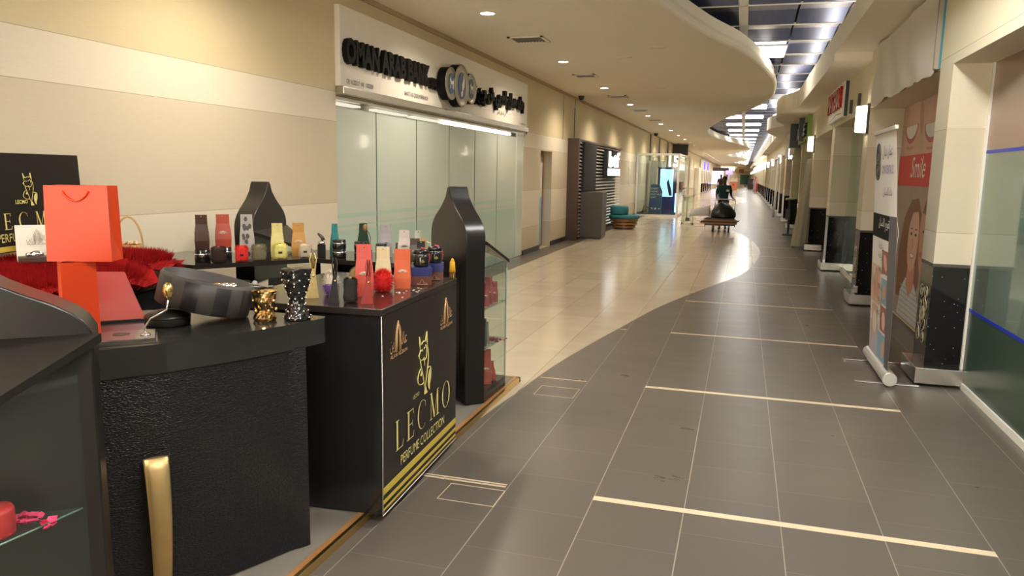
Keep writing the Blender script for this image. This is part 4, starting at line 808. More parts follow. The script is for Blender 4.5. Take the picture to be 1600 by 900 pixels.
# serif capitals as strokes: (x0,y0,x1,y1,thickness)
def serif(chs, size, o, r, u, m, parent, gap=.28, depth=.002):
    S = {'L': [('v', .14, 0, 1, .13), ('h', 0, 0, .30, .03), ('h', 0, .97, .30, .03), ('h', .14, 0, .62, .035), ('d', .60, 0, .66, .22, .04)],
         'E': [('v', .14, 0, 1, .13), ('h', 0, 0, .60, .035), ('h', 0, .965, .58, .035), ('h', .14, .49, .50, .035), ('d', .58, 0, .64, .2, .035), ('d', .57, 1, .60, .82, .035), ('v', .50, .40, .60, .03)],
         'M': [('v', .12, 0, 1, .04), ('d', .14, 1, .47, .02, .12), ('d', .82, 1, .47, .02, .04), ('v', .82, 0, 1, .13), ('h', 0, 0, .26, .03), ('h', .68, 0, 1.0, .03), ('h', 0, .97, .2, .03), ('h', .78, .97, 1.0, .03)]}
    X = 0; g = MB(); T = frame_mat(o, r, u)
    def quad(p, q, t):
        d = (Vector(q) - Vector(p)).normalized(); nn = Vector((-d.y, d.x)) * t / 2
        g.flat([tuple((Vector(a) + b)) for a, b in ((p, nn), (q, nn), (q, -nn), (p, -nn))][::-1], depth, 0, T)
    for c in chs:
        if c in S:
            for st_ in S[c]:
                if st_[0] == 'v': quad(((X + st_[1]) * size, st_[2] * size), ((X + st_[1]) * size, st_[3] * size), st_[4] * size)
                elif st_[0] == 'h': quad(((X + st_[1]) * size, (st_[2] + st_[4] / 2) * size), ((X + st_[3]) * size, (st_[2] + st_[4] / 2) * size), st_[4] * size)
                else: quad(((X + st_[1]) * size, st_[2] * size), ((X + st_[3]) * size, st_[4] * size), st_[5] * size)
            X += {'L': .66, 'E': .66, 'M': 1.0}[c] + gap
        else:
            cx, rx = X + .46, .46; N = 36; a0, a1 = (50, 310) if c == 'C' else (0, 360)
            pts = []
            for i in range(N + 1):
                a = math.radians(a0 + (a1 - a0) * i / N); th = .03 + .10 * abs(math.cos(a)) ** 1.3
                if c == 'C': th = .03 + .10 * max(0, -math.cos(a)) ** 1.1
                pts.append((((cx + rx * math.cos(a)) * size, (.5 + .52 * math.sin(a)) * size), ((cx + (rx - th) * math.cos(a)) * size, (.5 + (.52 - th * .5) * math.sin(a)) * size)))
            for i in range(N): g.flat([pts[i][0], pts[i + 1][0], pts[i + 1][1], pts[i][1]], depth, 0, T)
            if c == 'C': quad(((cx + .30) * size, .93 * size), ((cx + .33) * size, .72 * size), .03 * size)
            X += .92 + gap
    g.build('lettering', m, parent); return X * size
serif('LECMO', .150, bpos(.15, .262), dv, U_, gp, bn_, gap=.33)
lettering('PERFUME COLLECTION', .072, bpos(.215, .170), dv, U_, gp, bn_, fit=.66)
def fox(size, o, r, u, m, parent):
    """seated fox drawn in gold line: points in a 200 x 300 field"""
    T = frame_mat(o, r, u); g = MB(); P_ = lambda q: [((x - 200) / 300 * size, (410 - y) / 300 * size, .002) for x, y in q]
    L = [[(150, 188), (141, 160), (136, 124), (148, 145), (166, 166)], [(240, 190), (240, 160), (232, 120), (220, 145), (212, 160)], [(166, 164), (190, 154), (215, 160)],
         [(150, 188), (140, 205), (128, 208), (134, 218), (148, 232), (170, 240), (190, 238), (200, 232)], [(240, 188), (252, 215), (255, 245), (247, 280), (235, 315), (222, 350), (212, 378)],
         [(150, 238), (158, 262), (172, 290), (186, 325), (196, 352), (205, 378)], [(218, 178), (230, 195), (233, 220), (226, 240), (208, 246), (196, 236)],
         [(152, 275), (130, 290), (116, 312), (120, 332), (140, 346), (165, 352), (190, 350)], [(245, 296), (265, 292), (284, 296), (294, 312)], [(190, 238), (202, 250), (205, 272)],
         [(158, 195), (172, 190), (180, 200)], [(196, 192), (206, 186)]]
    for q in L: g.tube([T @ Vector(p) for p in P_(q)], size * .0085, 5)
    for q in ([(284, 300), (294, 320), (290, 350), (275, 378), (270, 406), (252, 388), (243, 360), (246, 330), (262, 308)], [(203, 376), (226, 376), (230, 395), (243, 403), (240, 409), (198, 409), (196, 400)],
              [(145, 305), (160, 285), (172, 300), (160, 312)], [(142, 175), (136, 130), (156, 160)], [(238, 178), (232, 130), (222, 160)], [(128, 206), (140, 205), (144, 214), (134, 216)]):
        g.flat([p[:2] for p in P_(q)][::-1], .003, 0, T)
    g.build('fox_emblem', m, parent)
fox(.345, bpos(.545, .435), dv, U_, gp, bn_)
lettering('LECMO', .028, bpos(.385, .455), dv, U_, gp, bn_)
def arch_logo(o, r, u, m, parent, s=1.0):
    T = frame_mat(o, r, u); g = MB()
    for a, b in ((.030, .13), (.018, .115)):
        pts = [(-a * s, 0, .002), (-a * s, b * .62 * s, .002), (-a * .7 * s, b * .85 * s, .002), (0, b * 1.12 * s, .002), (a * .7 * s, b * .85 * s, .002), (a * s, b * .62 * s, .002), (a * s, 0, .002)]
        g.tube([T @ Vector(p) for p in pts], .0035 * s, 5)
    g.build('arch_emblem', m, parent); T3 = T
    lettering(arabic('عالم'), .085 * s, T @ Vector((.012 * s, .022 * s, .003)), r, u, m, parent, fit=.095 * s); lettering(arabic('الزين'), .085 * s, T @ Vector((-.105 * s, .022 * s, .003)), r, u, m, parent, fit=.095 * s)
    lettering('ALAM ALZAIN', .026 * s, T @ Vector((-.10 * s, -.022 * s, .003)), r, u, m, parent, fit=.21 * s, bold=.0003)
copper = mat('copper', (0.62, 0.36, 0.18), .4)
arch_logo(bpos(.19, .755), dv, U_, copper, bn_); arch_logo(bpos(.90, .755), dv, U_, copper, bn_)

# ---- desk with the padded front
dk = thing('reception_desk', 'black desk with a pebbled leather front and gold pull handle', 'desk', (0, 0, DZ))
fr = [(-2.36, 1.86), (-2.11, 2.01), (-1.96, 2.20), (-1.84, 2.43), (-1.745, 2.645)]
edge = [(-2.42, 1.84), (-2.11, 2.0), (-1.955, 2.195), (-1.83, 2.43), (-1.735, 2.65), (-1.685, 2.825)]
g = MB(); g.prism(edge + [(-1.70, 2.86), (-2.22, 2.86), (-2.62, 2.62), (-2.95, 2.15)], .913 - DZ, 1.02 - DZ); g.build('worktop', mat('desk_top', (0.028, 0.026, 0.024), .14, noise=.15), dk)
g = MB(); pts = fr; ins = [(-1.86, 2.72), (-2.10, 2.55), (-2.5, 2.2)]
g.prism(fr + [(-1.70, 2.70), (-1.9, 2.78), (-2.25, 2.6), (-2.6, 2.2)], 0, .876); g.build('leather_front', M['leather'], dk)
g = MB(); H0 = Vector((-2.05, 2.085, 0))
T = frame_mat((-1.983, 2.143, .0), (.64, .77, 0), (0, 0, 1))
pts = []; rad = []
for i in range(15):
    t = i / 14; pts.append((0, .565 - .50 * t, .012 + .050 * math.sin(PI * t) ** .7)); rad.append((.022 - .004 * abs(t - .5)))
hv = MB(); secs = []
for i, (p_, r_) in enumerate(zip(pts, rad)):
    t = i / 14; wd_ = .043 - .012 * t; th = .014
    secs.append([(p_[0] + wd_ * math.cos(a * PI / 6), p_[1], p_[2] + th * math.sin(a * PI / 6)) for a in range(12)])
vs = [v for s_ in secs for v in s_]; fs = [(i * 12 + k, i * 12 + (k + 1) % 12, (i + 1) * 12 + (k + 1) % 12, (i + 1) * 12 + k) for i in range(14) for k in range(12)] + [tuple(range(12))[::-1], tuple(14 * 12 + k for k in range(12))]
hv.add(vs, fs, 0, True, T); hv.build('pull_handle', M['brass'], dk)

# ---- back counters
bc = thing('display_counter', 'long black counter carrying the back rows of perfumes', 'counter', (0, 0, DZ))
poly = [(-3.95, 4.02), (-3.34, 4.02), (-2.87, 4.66), (-2.02, 4.66), (-2.0, 4.80), (-2.35, 5.22), (-3.15, 5.22), (-3.40, 4.78), (-3.95, 4.70)]
poly2 = [(-3.93, 4.06), (-3.37, 4.06), (-2.90, 4.70), (-2.06, 4.70), (-2.04, 4.80), (-2.36, 5.19), (-3.14, 5.19), (-3.38, 4.76), (-3.93, 4.68)]
poly3 = [(-3.93, 4.5), (-3.5, 4.5), (-3.15, 5.0), (-2.2, 5.0), (-2.36, 5.19), (-3.14, 5.19), (-3.38, 4.76), (-3.93, 4.68)]
g = MB(); g.prism(poly, 1.0 - DZ, 1.03 - DZ); g.build('worktop', mat('counter_top', (0, 0, 0)), bc)
g = MB(); g.prism(poly2, 0, .84 - DZ); g.build('body', M['lacquer'], bc)
for q in [(-3.93, -3.86, 4.08, 4.6), (-2.95, -2.2, 5.1, 5.18), (-2.13, -2.07, 4.74, 4.79), (-2.91, -2.86, 4.72, 4.76)]: g = MB(); g.box(*q, .84 - DZ, 1.0 - DZ); g.build('back_panel', M['lacquer'], bc)
fc = thing('display_counter', 'black counter under the red fur rug', 'counter', (0, 0, DZ))
FP = [(-4.15, 2.35), (-3.45, 2.35), (-3.1, 3.0), (-3.2, 3.62), (-3.55, 3.92), (-4.15, 3.92)]
g = MB(); g.prism(FP, 0, .965 - DZ); g.build('body', M['lacquer'], fc); g = MB(); g.prism([(x * 1.0 + (.02 if x > -4 else -.01), y) for x, y in FP], .965 - DZ, .995 - DZ); g.build('worktop', M['satin'], fc)
g = MB(); g.box(-3.33, -3.27, 2.55, 2.61, .2, .82, 0); fr_ = g
# ---- red fur rug
rugc = [(-4.1, 2.4), (-3.5, 2.35), (-3.15, 2.9), (-3.05, 3.3), (-3.12, 3.66), (-3.5, 4.0), (-4.1, 3.95)]
def inside(x, y, P_):
    c = False; j = len(P_) - 1
    for i in range(len(P_)):
        if (P_[i][1] > y) != (P_[j][1] > y) and x < (P_[j][0] - P_[i][0]) * (y - P_[i][1]) / (P_[j][1] - P_[i][1]) + P_[i][0]: c = not c
        j = i
    return c
def edged(x, y, P_):
    d = 9
    for i in range(len(P_)):
        a, b = Vector(P_[i]), Vector(P_[(i + 1) % len(P_)]); p = Vector((x, y)); t = max(0, min(1, (p - a).dot(b - a) / (b - a).length_squared)); d = min(d, (p - a - (b - a) * t).length)
    return d
g = MB(); base = [(x, y) for x, y in rugc]
def fz(x, y): return 1.022 + .07 * min(1, edged(x, y, rugc) / .10) ** .5 + .02 * math.sin(x * 9) * math.sin(y * 8) + (.06 if (x + 3.25) ** 2 + (y - 3.55) ** 2 < .05 else 0)
for _ in range(60000):
    x, y = random.uniform(-4.1, -3.02), random.uniform(2.35, 4.0)
    if not inside(x, y, rugc): continue
    z = fz(x, y); a = random.uniform(0, 2 * PI); e = edged(x, y, rugc)
    cx, cy = x + 3.6, y - 3.2; l = math.hypot(cx, cy) + .01; k = .55 if e < .06 else .18
    dx, dy = (cx / l * k + random.uniform(-.4, .4)), (cy / l * k + random.uniform(-.4, .4)); dz = random.uniform(.5, 1) - (1.0 if e < .05 else 0)
    h = random.uniform(.03, .055); r = .0022
    g.add([(x + r * math.cos(a), y + r * math.sin(a), z - .02), (x - r * math.cos(a), y - r * math.sin(a), z - .02), (x + dx * h, y + dy * h, z + dz * h)], [(0, 1, 2)])
N = 28
for i in range(N):
    for j in range(N):
        x0, x1 = -4.1 + 1.05 * i / N, -4.1 + 1.05 * (i + 1) / N; y0, y1 = 2.37 + 1.6 * j / N, 2.37 + 1.6 * (j + 1) / N
        if inside((x0 + x1) / 2, (y0 + y1) / 2, rugc): g.add([(x0, y0, fz(x0, y0) - .015), (x1, y0, fz(x1, y0) - .015), (x1, y1, fz(x1, y1) - .015), (x0, y1, fz(x0, y1) - .015)], [(0, 1, 2, 3)], 0, True)
tag(g.build('fur_rug', M['red_fur']), 'shaggy red fur rug draped over the back left counter', 'rug')

# ---- black poster board with the fox
bo = thing('poster_board', 'black board with gold fox and perfume lettering, leaning behind the fur', 'sign', (-3.955, 3.80, 1.17))
rt = Vector((-.22, .975, 0)).normalized(); up = Vector((-.04, -.01, 1)).normalized()
T = frame_mat((0, 0, 0), rt, up)
g = MB(); g.box(-1.08, 0, -.0, .54, -.02, 0, 0, T, bev=.004); g.build('panel', M['satin'], bo)
g = MB(); g.flat([(-1.07, .006), (-.01, .006), (-.01, .035), (-1.07, .035)], .002, 0, T); g.build('stripe', mat('stripe_gold', (0, 0, 0)), bo)
fox(.190, T @ Vector((-.465, .248, .001)), rt, up, M['gold_pale'], bo)
lettering('LECMO', .03, T @ Vector((-.585, .262, .002)), rt, up, M['gold_pale'], bo, bold=.0006)
serif('LECMO', .088, T @ Vector((-.80, .125, .001)), rt, up, M['gold_pale'], bo, gap=.62)
lettering('PERFUME COLLECTION', .066, T @ Vector((-.75, .058, .002)), rt, up, M['gold_pale'], bo, fit=.56)

# ---- basket
bk = thing('basket', 'small wicker basket of golden sweets on the red fur', 'basket', (-3.50, 3.67, 1.10), .5)
g = MB(); g.lathe([(.0001, 0), (.055, 0), (.070, .045), (.078, .085), (.072, .085), (.05, .012), (.0001, .012)], 28); g.build('bowl', M['wicker'], bk)
g = MB(); g.tube([(.076 * math.cos(a * PI / 16), 0,   .075 + .175 * math.sin(a * PI / 16)) for a in range(17)], .006, 8); g.build('handle', M['wicker'], bk)
g = MB()
for k in range(22): a = random.uniform(0, 6.28); r = random.uniform(0, .052); g.ball((r * math.cos(a), r * math.sin(a), .08 + random.uniform(0, .018)), .013, 0, 6, (1, 1, .8))
x = g.build('sweets', mat('sweets', (.62, .40, .22), .3, .6, noise=.4), bk); x['kind'] = 'stuff'
cb_ = thing('gift_box', 'open white gift box with a small silver piece, before the black board', 'box', (-3.67, 3.19, 1.125), .9)
g = MB(); g.box(-.085, .085, -.05, .03, 0, .03, 0, bev=.003); g.build('tray', M['brown'], cb_); g = MB(); g.box(-.09, .09, .03, .038, .0, .20, 0, Matrix.Rotation(-.1, 4, 'X')); ld_ = g.build('lid', M['paper'], cb_)
arch_logo((.01, .026, .10), (1, 0, 0), (0, .1, 1), mat('logo_grey', (.35, .30, .25), .5), ld_, .5)
g = MB(); g.ball((0, -.01, .04), .028, sc=(1.3, .8, .8)); g.ball((-.04, -.01, .04), .012); g.build('trinket', M['silver'], cb_)

# ---- orange bags
def paper_bag(name, label, loc, rz, W, D, H, m, m2, taper=.0, handle=True):
    t = thing(name, label, 'bag', loc, rz); g = MB(); w2, d2 = W / 2, D / 2
    vs = [(-w2, -d2, 0), (w2, -d2, 0), (w2, d2, 0), (-w2, d2, 0), (-w2 + taper, -d2 * .92, H), (w2 - taper, -d2 * .92, H), (w2 - taper, d2 * .92, H), (-w2 + taper, d2 * .92, H), (w2 - .01, 0, H * .3), (w2 - taper - .012, 0, H), (-w2 + .01, 0, H * .3), (-w2 + taper + .012, 0, H)]
    g.add(vs, [(3, 2, 1, 0), (0, 1, 5, 4), (2, 3, 7, 6), (1, 2, 8), (1, 8, 9, 5), (8, 2, 6, 9), (0, 10, 3), (10, 0, 4, 11), (3, 10, 11, 7)])
    x = g.build('bag_body', [m], t); md = x.modifiers.new('s', 'SOLIDIFY'); md.thickness = .0012
    if handle:
        for s_ in (-1, 1):
            g = MB(); g.tube([(-W * .20 + W * .40 * k / 12, s_ * (d2 * .93 + .006), H * .93 - H * .13 * math.sin(PI * k / 12) ** .7 * (1 if s_ < 0 else -.35)) for k in range(13)], .0035, 7); g.build('cord_handle', m2, t)
    return t
paper_bag('paper_bag', 'slim orange paper bag holding up the big one, on the desk', (-2.28, 2.14, 1.021), .95, .115, .095, .288, M['orange'], M['orange_dk'], .002, False)
paper_bag('paper_bag', 'large orange gift bag with cord handle, standing on the slim one', (-2.262, 2.165, 1.3105), .40, .220, .100, .268, M['orange'], M['orange_dk'], .004)

# ---- red panel, sign base, rose
rp = thing('leaning_board', 'glossy dark red panel leaning behind the clear sign base', 'panel', (-2.42, 2.43, 1.021), .82)
g = MB(); T = Matrix.Rotation(-.32, 4, 'X'); g.prism([(-.14, 0), (.12, 0), (.055, .205), (-.12, .215)], -.004, .004, 0, T @ Matrix(((1, 0, 0, 0), (0, 0, 1, 0), (0, 1, 0, 0), (0, 0, 0, 1)))); g.build('board', M['maroon'], rp)
g = MB(); g.box(-.12, .12, -.02, .02, 0, .008); g.build('foot', M['black'], rp)
sb_ = thing('sign_base', 'flat smoky base plate with a round hole, front edge of the desk', 'base', (-2.13, 2.17, 1.021), .73)
g = MB(); g.box(-.13, .115, -.075, .10, 0, .018, 0, bev=.003); g.build('plate', M['acryl'], sb_); g = MB(); g.box(-.135, .12, -.08, .105, -.0, .006); g.build('rim', M['steel'], sb_)
g = MB(); g.cyl(0, 0.03, .018, .0186, .03); g.build('hole', M['black'], sb_)
ro = thing('metal_rose', 'golden metal rosebud on a curved silver stem on the sign base', 'ornament', (-2.062, 2.215, 1.0395), .7)
g = MB(); g.lathe([(.018, 0), (.016, .004), (.004, .008)], 16); g.tube([(0, 0, .004), (0, 0, .03), (.02, 0, .06), (.05, .0, .075), (.075, 0, .09), (.082, 0, .13)], .0035, 8); g.build('stem', M['silver'], ro)
g = MB(); g.lathe([(.004, 0), (.016, .018), (.019, .035), (.014, .058), (.009, .06), (.006, .05)], 14, 0, Matrix.Translation((.082, 0, .125)))
g.lathe([(.006, .02), (.012, .04), (.008, .064), (.0001, .055)], 10, 0, Matrix.Translation((.082, 0, .125))); g.build('bud', M['gold'], ro)
# ---- disc and tilted drum
ds = thing('round_case', 'flat round black case under the tilted striped drum', 'case', (-2.19, 2.475, 1.021))
g = MB(); g.lathe([(.0001, 0), (.082, 0), (.086, .006), (.086, .036), (.080, .043), (.05, .056), (.0001, .062)], 40); g.build('body', M['satin'], ds); g = MB(); g.lathe([(.0865, .030), (.0875, .034), (.0865, .038)], 40); g.build('seam', M['black'], ds)
DC = (-2.14, 2.62, 1.070)
dr_ = thing('drum_tray', 'open striped grey drum tray tilted on its rim, foil sweets inside', 'tray', DC, 0)
T = Matrix.Rotation(math.radians(14), 4, Vector((-.62, .78, 0)).normalized())
g = MB(); n = 96; R0 = .187
vs = []; 
for k in range(n):
    a = 2 * PI * k / n
    for r, z in ((R0 * .97, .0), (R0, .004), (R0, .118), (R0 * .985, .120), (R0 * .955, .130), (R0 * .935, .130), (R0 * .92, .085)): vs.append((r * math.cos(a), r * math.sin(a), z))
for k in range(n):
    k2 = (k + 1) % n
    for j in range(6): g.f.append((k * 7 + j, k2 * 7 + j, k2 * 7 + j + 1, k * 7 + j + 1)); g.m.append(1 if (j in (0, 1) and (k // 5) % 2) else 0); g.sm.append(True)
g.v = [tuple(T @ Vector(v)) for v in vs]; g.f.append(tuple(k * 7 for k in range(n))[::-1]); g.m.append(0); g.sm.append(False); g.f.append(tuple(k * 7 + 6 for k in range(n))); g.m.append(2); g.sm.append(False)
g.build('drum', [mat('drum_grey', (0.055, 0.05, 0.048), .5), mat('drum_dark', (0.02, 0.018, 0.02), .35), M['black']], dr_)
for i, (a, r, c) in enumerate([(.2, .07, 'silver'), (-.7, .06, 'gold'), (.6, .11, 'silver'), (-.3, .11, 'gold')]):
    p_ = T @ Vector((r * math.cos(a + .5), r * math.sin(a + .5), .104)); g = MB()
    g.ball((p_.x, p_.y, p_.z), .02, 0, 7, (1.2, .9, .8)); x = g.build('foil_sweet', M[c], None); x.location = DC
    tag(x, ['silver foil sweet at the far side of the drum tray', 'gold foil sweet at the middle of the drum tray', 'silver foil sweet nearest the rim of the drum tray', 'gold foil sweet by the right rim of the drum tray'][i], 'sweet')
# ---- gold cup, black studded vase
gc = thing('gold_cup', 'shiny faceted gold cup on the desk', 'cup', (-1.885, 2.69, 1.021))
g = MB(); n = 20; prof = [(.0001, .002), (.044, 0), (.047, .012), (.038, .026), (.030, .045), (.036, .062), (.044, .082), (.043, .10), (.050, .12), (.052, .125), (.048, .122), (.04, .10), (.0001, .05)]
vs = []
for i, (r, z) in enumerate(prof):
    for k in range(n): vs.append((r * (1 + (.07 if (k + i) % 2 and 1 < i < 8 else 0)) * math.cos(2 * PI * k / n), r * (1 + (.07 if (k + i) % 2 and 1 < i < 8 else 0)) * math.sin(2 * PI * k / n), z))
g.add(vs, [(i * n + k, i * n + (k + 1) % n, (i + 1) * n + (k + 1) % n, (i + 1) * n + k) for i in range(len(prof) - 1) for k in range(n)], 0, False); g.build('bowl', mat('gold_shine', (0.90, 0.62, 0.28), .06, 1.0), gc)
g = MB()
for k in range(10): a = k * PI / 5; g.ball((.045 * math.cos(a), .045 * math.sin(a), .085 - .04 * (k % 2)), .008, 0, 6)
g.build('boss', mat('gold_shine', (0, 0, 0)), gc)
bv = thing('black_vase', 'black quilted hourglass burner with pearl studs on the desk edge', 'vase', (-1.775, 2.76, 1.021))
def bvr(z): return interp([(0, .054), (.012, .056), (.03, .048), (.06, .036), (.08, .033), (.11, .040), (.15, .054), (.19, .060), (.21, .064)], z)
g = MB(); n = 48; rows = 40; vs = []
for i in range(rows + 1):
    z = .215 * i / rows
    for k in range(n):
        a = 2 * PI * k / n; u_, v_ = 8 * a / (2 * PI), z / .03; r = bvr(z) - .0035 + .005 * abs(math.sin((u_ + v_) * PI / 1.0)) * abs(math.sin((u_ - v_) * PI / 1.0))
        vs.append((r * math.cos(a), r * math.sin(a), z))
g.add(vs, [(i * n + k, i * n + (k + 1) % n, (i + 1) * n + (k + 1) % n, (i + 1) * n + k) for i in range(rows) for k in range(n)] + [tuple(range(n))[::-1]], 0, True)
g.lathe([(.062, .215), (.055, .212), (.05, .17), (.0001, .165)], 40); g.build('body', mat('vase_black', (0.008, 0.008, 0.009), .08, spec=.8), bv)
g = MB()
for i in range(8):
    for k in range(8):
        z = .012 + .0265 * i; a = 2 * PI * (k + .5 * (i % 2)) / 8; r = bvr(z) + .001; g.ball((r * math.cos(a), r * math.sin(a), z), .0042, 0, 6)
g.build('studs', M['silver'], bv)

# ================================================================== PERFUMES AND GIFTS
CT = 1.0305
def face(x, y): return -math.atan2(-x, y) * -1.0 if False else math.atan2(-x, y)   # local -y turned towards the viewer
def pouch(label, x, y, w_, h, col, z=CT, rz=None, emblem=(0.8, 0.72, 0.62), rough=.35, metal=0.0, spots=None, d=.05, top=.74, em=True):
    rz = face(x, y) if rz is None else rz
    t = thing('gift_pouch', label, 'pouch', (x, y, z), rz, None)
    cm = mat('pouch_%d_%d_%d' % tuple(int(c * 250) for c in col), col, rough, metal, noise=.12, nscale=30)
    n = 12; g = MB(); vs = []
    secs = [(0, w_ * .5, d * .5), (h * .25, w_ * .53, d * .46), (h * .5, w_ * .50, d * .30), (h * .72, w_ * .5 * (top + .10), d * .12), (h, w_ * .5 * (top + .08), .002)]
    for z_, a, b in secs:
        for sx, sy in ((-1, -1), (0, -1.0), (1, -1), (1.04, 0), (1, 1), (0, 1), (-1, 1), (-1.04, 0)): vs.append((a * sx, b * sy, z_))
    g.add(vs, [(i * 8 + k, i * 8 + (k + 1) % 8, (i + 1) * 8 + (k + 1) % 8, (i + 1) * 8 + k) for i in range(4) for k in range(8)] + [tuple(range(8))[::-1], tuple(32 + k for k in range(8))])
    mats = [cm]
    g.build('body', mats, t)
    if spots:
        g = MB(); Tm = Matrix(((1, 0, 0, 0), (0, 0, 1, 0), (0, 1, 0, 0), (0, 0, 0, 1)))
        for k in range(11):
            cx, cz = random.uniform(-.36, .36) * w_, random.uniform(.08, .93) * h; r = w_ * random.uniform(.10, .17)
            if abs(cx) + r > w_ * .40: cx *= .5
            yy_ = -interp([(s[0], s[2]) for s in secs], cz) - .0015
            g.add([(cx + r * random.uniform(.7, 1.1) * math.cos(a * PI / 5), yy_ - .002, cz + 1.4 * r * math.sin(a * PI / 5)) for a in range(10)], [tuple(range(10))])
        x = g.build('spots', mat('spot_dark', spots, .4), t); x['kind'] = 'stuff'
    g = MB(); g.lathe([(.003, -.001), (.003, .002)], 10, 0, Matrix.Translation((0, -.004, h * .94)) @ Matrix.Rotation(PI / 2, 4, 'X')); g.build('eyelet', M['gold'], t)
    if em:
        # winged emblem: feathers fanning either side
        g = MB(); zc = h * .44; yy_ = -d * .36 - .002; k = w_ * .30
        for s_ in (-1, 1):
            for q in range(5):
                a = math.radians(12 + q * 22); L = k * (1.1 - .12 * q)
                p0 = Vector((s_ * .12 * k, yy_, zc - k * .25 + q * .05 * k)); p1 = p0 + Vector((s_ * L * math.cos(a), -.001, L * math.sin(a) * .8)); g.tube([p0, (p0 + p1) / 2 + Vector((0, -.001, .12 * k)), p1], [.0012, .002, .0005], 5)
        g.build('wing_emblem', mat('emb_%d' % int(emblem[0] * 99), emblem, .5), t)
    return t
def tent(label, x, y, w_, h, col, rz=None, z=CT, rough=.3, metal=0.2):
    rz = face(x, y) if rz is None else rz
    t = thing('handbag_box', label, 'gift box', (x, y, z), rz); cm = mat('tent_%d_%d_%d' % tuple(int(c * 250) for c in col), col, rough, metal, noise=.15, nscale=40)
    g = MB(); b = w_ / 2; hh = h * .62
    vs = [(-b, -.03, 0), (b, -.03, 0), (b, .04, 0), (-b, .04, 0), (-b * .25 + b * .3, -.025, hh), (b * .25 + b * .3, -.025, hh), (b * .25 + b * .3, .035, hh), (-b * .25 + b * .3, .035, hh)]
    g.add(vs, [(3, 2, 1, 0), (0, 1, 5, 4), (1, 2, 6, 5), (2, 3, 7, 6), (3, 0, 4, 7), (4, 5, 6, 7)]); g.build('body', cm, t)
    g = MB()
    for s_ in (-1, 1):
        g.tube([(b * .3 + s_ * b * .25, -.02, hh * .9), (b * .3 + s_ * b * .45, -.01, h * .85), (b * .3 + s_ * b * .2, 0, h * .98), (b * .3 + s_ * b * .1, .02, h * .8), (b * .3 + s_ * b * .2, .03, hh * .9)], .003, 6)
    g.build('strap', cm, t); g = MB(); g.ball((b * .3, -.03, hh * .8), .006); g.build('clasp', M['gold'], t)
    return t
def fur(label, x, y, w_, h, cols, z=CT, rz=None, window=False, shape='block', n=900, L=.012):
    rz = face(x, y) if rz is None else rz
    t = thing('fur_perfume_case', label, 'perfume case', (x, y, z), rz); d = w_ * .42
    def surf(a, b):  # superellipsoid point and normal
        e = .45 if shape == 'block' else .9
        f = lambda v, p: math.copysign(abs(v) ** p, v)
        P_ = Vector((w_ / 2 * f(math.cos(b), e) * f(math.cos(a), e), d * f(math.cos(b), e) * f(math.sin(a), e), h / 2 + h / 2 * f(math.sin(b), e)))
        nr = Vector((P_.x / w_, P_.y / d * .6, (P_.z - h / 2) / h)).normalized(); return P_, nr
    g = MB(); NA, NB_ = 20, 12
    vs = [tuple(surf(2 * PI * i / NA, -PI / 2 + PI * j / NB_)[0]) for j in range(NB_ + 1) for i in range(NA)]
    fz_ = lambda z_: 1 if len(cols) > 1 and z_ < h * .45 else 0
    for j in range(NB_):
        for i in range(NA): q = (j * NA + i, j * NA + (i + 1) % NA, (j + 1) * NA + (i + 1) % NA, (j + 1) * NA + i); g.v = g.v; g.f.append(q); g.m.append(fz_(vs[q[0]][2])); g.sm.append(True)
    g.v = vs[:]
    for _ in range(n):
        p_, nr = surf(random.uniform(0, 2 * PI), random.uniform(-1.3, 1.5)); tn = Vector((random.uniform(-1, 1), random.uniform(-1, 1), random.uniform(-1.2, .6))); q = (nr + tn * .55).normalized(); s_ = q.cross(Vector((random.random(), random.random(), .3))).normalized() * .0011
        l = L * random.uniform(.6, 1.2); e_ = p_ + q * l; e_.z = max(e_.z, .001)
        g.add([tuple(p_ + s_), tuple(p_ - s_), tuple(e_)], [(0, 1, 2)], fz_(p_.z))
    g.build('fur_cover', [mat('fur_%d_%d_%d' % tuple(int(c_ * 250) for c_ in c), c, .85, noise=.2, nscale=60) for c in cols], t)
    if window:
        g = MB(); g.box(-w_ * .14, w_ * .14, -d - .004, -d + .01, h * .38, h * .52); g.build('window', M['black'], t)
    g = MB(); g.box(-.006, .006, -.008, .008, h - .004, h + .006, bev=.001); g.build('clasp', M['gold'], t)
    return t
def jar(label, x, y, r, h, z, rz=0.0, strap=True):
    t = thing('round_jar', label, 'jar', (x, y, z), rz); g = MB()
    g.lathe([(.0001, 0), (r * .85, 0), (r * .98, h * .08), (r, h * .2), (r, h * .58), (r * .93, h * .70), (.0001, h * .70)], 32); g.build('body', M['lacquer'], t)
    g = MB(); g.lathe([(r * .90, h * .70), (r * .98, h * .74), (r * .98, h * .92), (r * .9, h), (.0001, h)], 32); g.build('lid', M['lacquer'], t); g = MB(); g.lathe([(r * .94, h * .695), (r * .99, h * .715), (r * .94, h * .735)], 32); g.build('ring', M['silver'], t)
    if strap: g = MB(); g.tube([(r * 1.02 * math.sin(a), 0, h * .5 + h * .56 * math.cos(a)) for a in [PI * k / 10 for k in range(11)]], .007, 6, 0, Matrix.Translation((.0, 0, 0)) @ Matrix.Diagonal((1, 1.2, 1, 1))); g.build('red_band', mat('band_red', (0.35, 0.02, 0.03), .4), t)
    g = MB(); g.flat([(-.012, 0), (0, -.006), (.012, 0), (0, .014)], 0, 0, Matrix(((1, 0, 0, 0), (0, 0, -1, -r - .001), (0, 1, 0, h * .32), (0, 0, 0, 1)))); g.build('mark', M['gold'], t)
    return t
